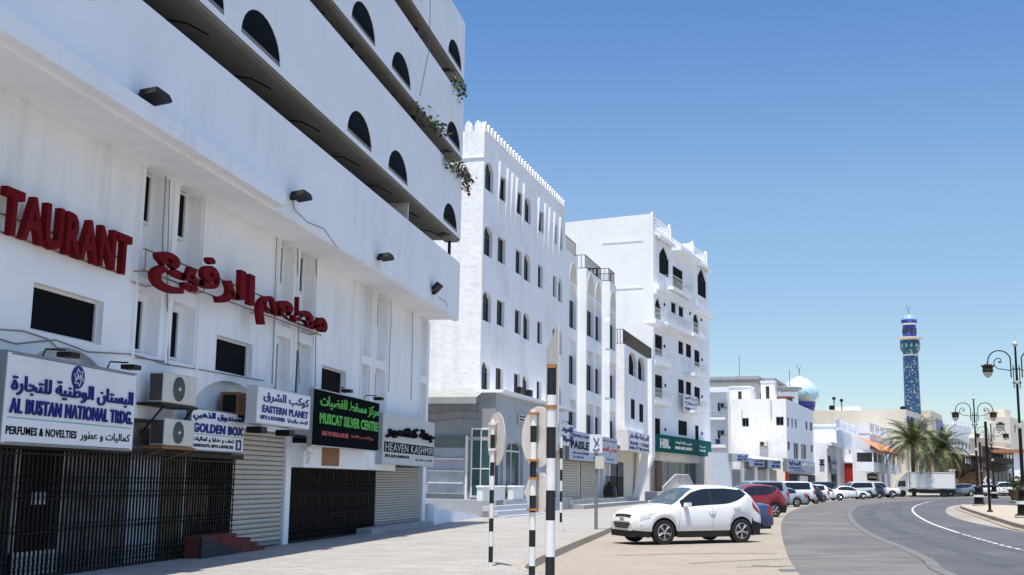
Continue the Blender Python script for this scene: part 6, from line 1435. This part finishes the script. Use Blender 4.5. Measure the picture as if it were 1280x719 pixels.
zz_ = zpx(745, 566, 40) - zg_; m = MB(); m.box(-.07, -.062, -.0, .0, 0, .1); m = MB(); m.box(-.22, .22, -.075, -.062, zz_, zz_ + .62); m.build('plate', SIGNW, p5)
m = MB(); m.tube([(-.1, -.08, zz_ + .12), (0, -.08, zz_ + .06), (.12, -.08, zz_ + .14)], .02, 5); m.tube([(-.08, -.08, zz_ + .5), (.02, -.08, zz_ + .3), (-.05, -.08, zz_ + .2)], .018, 5); m.tube([(.1, -.08, zz_ + .5), (.04, -.08, zz_ + .34), (.1, -.08, zz_ + .24)], .016, 5); m.build('emblem', NAVY, p5)
m = MB(); zz_ = zpx(745, 586, 40) - zg_; m.box(-.02, .28, -.1, .1, zz_, zz_ + .42); m.build('meter_box', ACW, p5)
# scrolled street lamps
def lamp(label, px, Y, H):
    x = xat(px, Y, 630); zg_ = gz(x, Y, .15)
    t = thing('street_lamp', label, 'street lamp', (x, Y, zg_), rad(-4), 'scrolled street lamps')
    m = MB(); m.lathe([(.42, 0), (.42, .12), (.30, .18), (.28, .55), (.34, .62), (.34, .72), (.24, .8), (.22, 1.15), (.30, 1.25), (.12, 1.42), (.10, 1.6)], 16); b_ = m.build('base', BLACK, t, 40)
    m = MB(); m.lathe([(.345, .60), (.345, .74)], 16); m.lathe([(.43, .03), (.43, .09)], 16); m.build('base_band', WFRAME, b_)
    m = MB(); m.lathe([(.085, 1.5), (.075, H * .52), (.06, H * .53), (.055, H - 1.6), (.045, H)], 12); m.build('pole', BLACK, t, 40)
    m = MB(); m.lathe([(.10, H * .515), (.12, H * .53), (.10, H * .545)], 12); m.lathe([(.08, H - 1.75), (.10, H - 1.7), (.08, H - 1.6)], 12); m.build('collar', GLOBE, t, 40)
    m = MB(); m.lathe([(.02, H - .02), (.10, H + .04), (.12, H + .12), (.08, H + .2), (.02, H + .25), (.012, H + .6)], 10); m.build('finial', GLOBE, t, 40)
    for s in (1, -1):
        m = MB(); c = (s * .72, H - .68)
        arc = [(s * .24, 0, H - 1.45), (s * .24, 0, H - .75)] + [(c[0] - s * .50 * math.cos(a), 0, c[1] + .50 * math.sin(a)) for a in [math.pi * k / 12 for k in range(1, 13)]] + [(s * 1.24, 0, H - .76), (s * 1.24, 0, H - .84)]
        m.tube(arc, .030, 6)
        sp = [(s * .26, 0, H - 1.12), (s * .55, 0, H - 1.06)] + [(s * (.72 + (.34 - .03 * k) * math.sin(k * .55 - .3) * -1 * -1), 0, H - .72 - (.34 - .026 * k) * math.cos(k * .55 - .3)) for k in range(1, 11)]
        m.tube(sp, .022, 5); m.lathe([(.0, H - .78), (.06, H - .72), (.0, H - .66)], 8, cx=s * .72); m.build('arm', BLACK, t, 40)
        m = MB(); m.tube([(s * .13, 0, H - 1.95), (s * .13, 0, H - .85)], .022, 5); m.box(min(0, s * .2), max(0, s * .2), -.02, .02, H - 1.08, H - 1.03); m.box(min(0, s * .2), max(0, s * .2), -.02, .02, H - 1.72, H - 1.67); m.build('bracket', BLACK, t)
        cx = s * 1.24
        m = MB(); m.lathe([(.22, H - 1.20), (.25, H - 1.08), (.20, H - .98), (.27, H - .88), (.08, H - .80)], 12, cx=cx)
        for k in range(6): a = k * math.pi / 3; m.tube([(cx + .2 * math.cos(a), .2 * math.sin(a), H - 1.0), (cx + .3 * math.cos(a), .3 * math.sin(a), H - .83)], .02, 4)
        lt = m.build('lantern', mat('lantern_brown', (.05, .03, .018), .5, .3), t, 40)
        m = MB(); m.lathe([(.01, H - 1.46), (.09, H - 1.42), (.18, H - 1.32), (.215, H - 1.205)], 12, cx=cx); m.build('glass_bowl', GLOBE, lt, 60)
    return t
lamp('black scrolled double street lamp, nearest, cut by the right edge', 1280, 57, zat(1272, 430, 57) - gz(xat(1280, 57), 57, .15) - .12)
lamp('black scrolled double street lamp on the tip of the median', 1223.5, 86, zat(1221, 497.5, 86) - gz(18, 86, .15) - .15)
lamp('black scrolled double street lamp, smallest and farthest, on the far island', 1243.5, 116, zat(1242, 529, 116) - gz(25, 116, .15) - .15)
for px, Y, pt, pb, lb in ((1236.5, 68, 527, 640, 'plain black slim post, tallest, standing on the near median'), (1228, 96, 553, 626, 'plain black slim post just right of the middle street lamp'), (1268, 118, 583, 623, 'plain black slim post farthest right near the planter')):
    x = xat(px, Y, 620); zg_ = gz(x, Y, .15); t = thing('slim_post', lb, 'post', (x, Y, zg_), 0, 'slim black posts'); h = zat(px, pt, Y) - zg_
    MB().tube([(0, 0, 0), (0, 0, h)], .075, 10).build('post', BLACK, t, 40); MB().lathe([(.16, 0), (.16, .05), (.09, .12)], 10).build('foot', BLACK, t)
x = xat(1234, 100, 600); t = thing('traffic_sign', 'small white diamond traffic sign on a short post by the median', 'traffic sign', (x, 100, gz(x, 100, .15))); MB().tube([(0, 0, 0), (0, 0, 2.0)], .04, 8).build('post', WPAINT, t); m = MB(); m.prism([(0, 1.3), (.33, 1.75), (0, 2.2), (-.33, 1.75)], -.06, -.045, 'y'); m.build('plate', SIGNW, t); m = MB(); m.prism([(-.1, 1.6), (.1, 1.6), (.1, 1.85), (0, 1.98), (-.1, 1.85)], -.07, -.062, 'y'); m.build('arrow', BPAINT, t)
# planter
x = xat(1274, 112, 612); t = thing('flower_planter', 'brown planter with green shrub at the right edge of the median', 'planter', (x, 112, gz(x, 112, .15)))
MB().lathe([(.7, 0), (.95, .9), (1.0, .95), (.9, 1.0)], 14).build('pot', BROWNST, t, 40); m = MB(); leaf_cloud(m, [(0, 0, 1.4), (.4, .1, 1.3), (-.4, 0, 1.35), (0, .3, 1.7)], 420, (.35, .35, .3), .13, rnd); m.build('shrub', IVY, t)
# date palms
def palm(label, px, Y, crown_py, scale, seed):
    rn = random.Random(seed); x = xat(px, Y, 600); zg_ = gz(x, Y, .1); H = zat(px, crown_py, Y) - zg_
    t = thing('date_palm', label, 'palm tree', (x, Y, zg_), 0, 'date palms')
    m = MB(); prof = []
    k = 16
    for i in range(k + 1): z = H * i / k; prof += [(.27 - .05 * i / k + .03, z), (.22 - .04 * i / k, z + H / k * .9)]
    m.lathe(prof[:-1] + [(.3, H), (.36, H + .35), (.1, H + .6)], 10); m.build('trunk', TRUNK, t, 30)
    gm, dm_, dk = MB(), MB(), MB()
    n = 58
    for f in range(n):
        az = f * 2.399963 + rn.uniform(-.2, .2); s = f / n; el = rad(84 - 112 * s + rn.uniform(-7, 7)); Lf = scale * rn.uniform(.85, 1.12) * (1 - .25 * (1 - s) ** 2); mb = dm_ if s > .87 and rn.random() < .75 else (dk if rn.random() < .45 else gm)
        p = Vector((.15 * math.cos(az), .15 * math.sin(az), H + .35)); pts = [p.copy()]; e = el; seg = 12
        for i in range(seg):
            e -= rad(5.0 + 4.6 * math.cos(el)) * (.35 + i / seg); p = p + Vector((math.cos(az) * math.cos(e), math.sin(az) * math.cos(e), math.sin(e))) * (Lf / seg); pts.append(p.copy())
        mb.tube(pts, [.035 * (1 - .8 * i / seg) for i in range(seg + 1)], 4, cap=False)
        side = Vector((-math.sin(az), math.cos(az), 0))
        for i in range(2, seg * 3 + 1):
            q = i / 3; a = int(min(q, seg - 1e-3)); fr = q - a; c = pts[a].lerp(pts[min(a + 1, seg)], fr); d = (pts[min(a + 1, seg)] - pts[a]).normalized()
            ll = scale * .17 * math.sin(math.pi * min(1, .12 + .86 * q / seg)) * rn.uniform(.8, 1.2) + .08
            upv = side.cross(d).normalized()
            for sd in (1, -1):
                dirv = (side * sd * .72 + d * .62 + upv * rn.uniform(-.12, .38)).normalized(); tip = c + dirv * ll + Vector((0, 0, -.10 * ll)); w = d * .05
                mb.add([c - w, c + w, tip], [(0, 1, 2)])
    gm.build('fronds', LEAF, t); dk.build('dark_fronds', mat('dark_palm_leaf', (.045, .062, .018), .55, var=.4, vscale=1.6), t); dm_.build('dry_fronds', LEAFD, t)
    m = MB()
    for k in range(9): az = k * .7; m.tube([(.2 * math.cos(az), .2 * math.sin(az), H), (.6 * math.cos(az), .6 * math.sin(az), H + .1), (.85 * math.cos(az), .85 * math.sin(az), H - .6)], .02, 4)
    m.build('fruit_stalk', GOLD, t)
palm('tall date palm with a full crown, left of two behind the truck', 1142, 153, 556, 5.4, 5)
palm('date palm slightly smaller, right of two behind the truck', 1178, 158, 566, 5.0, 9)
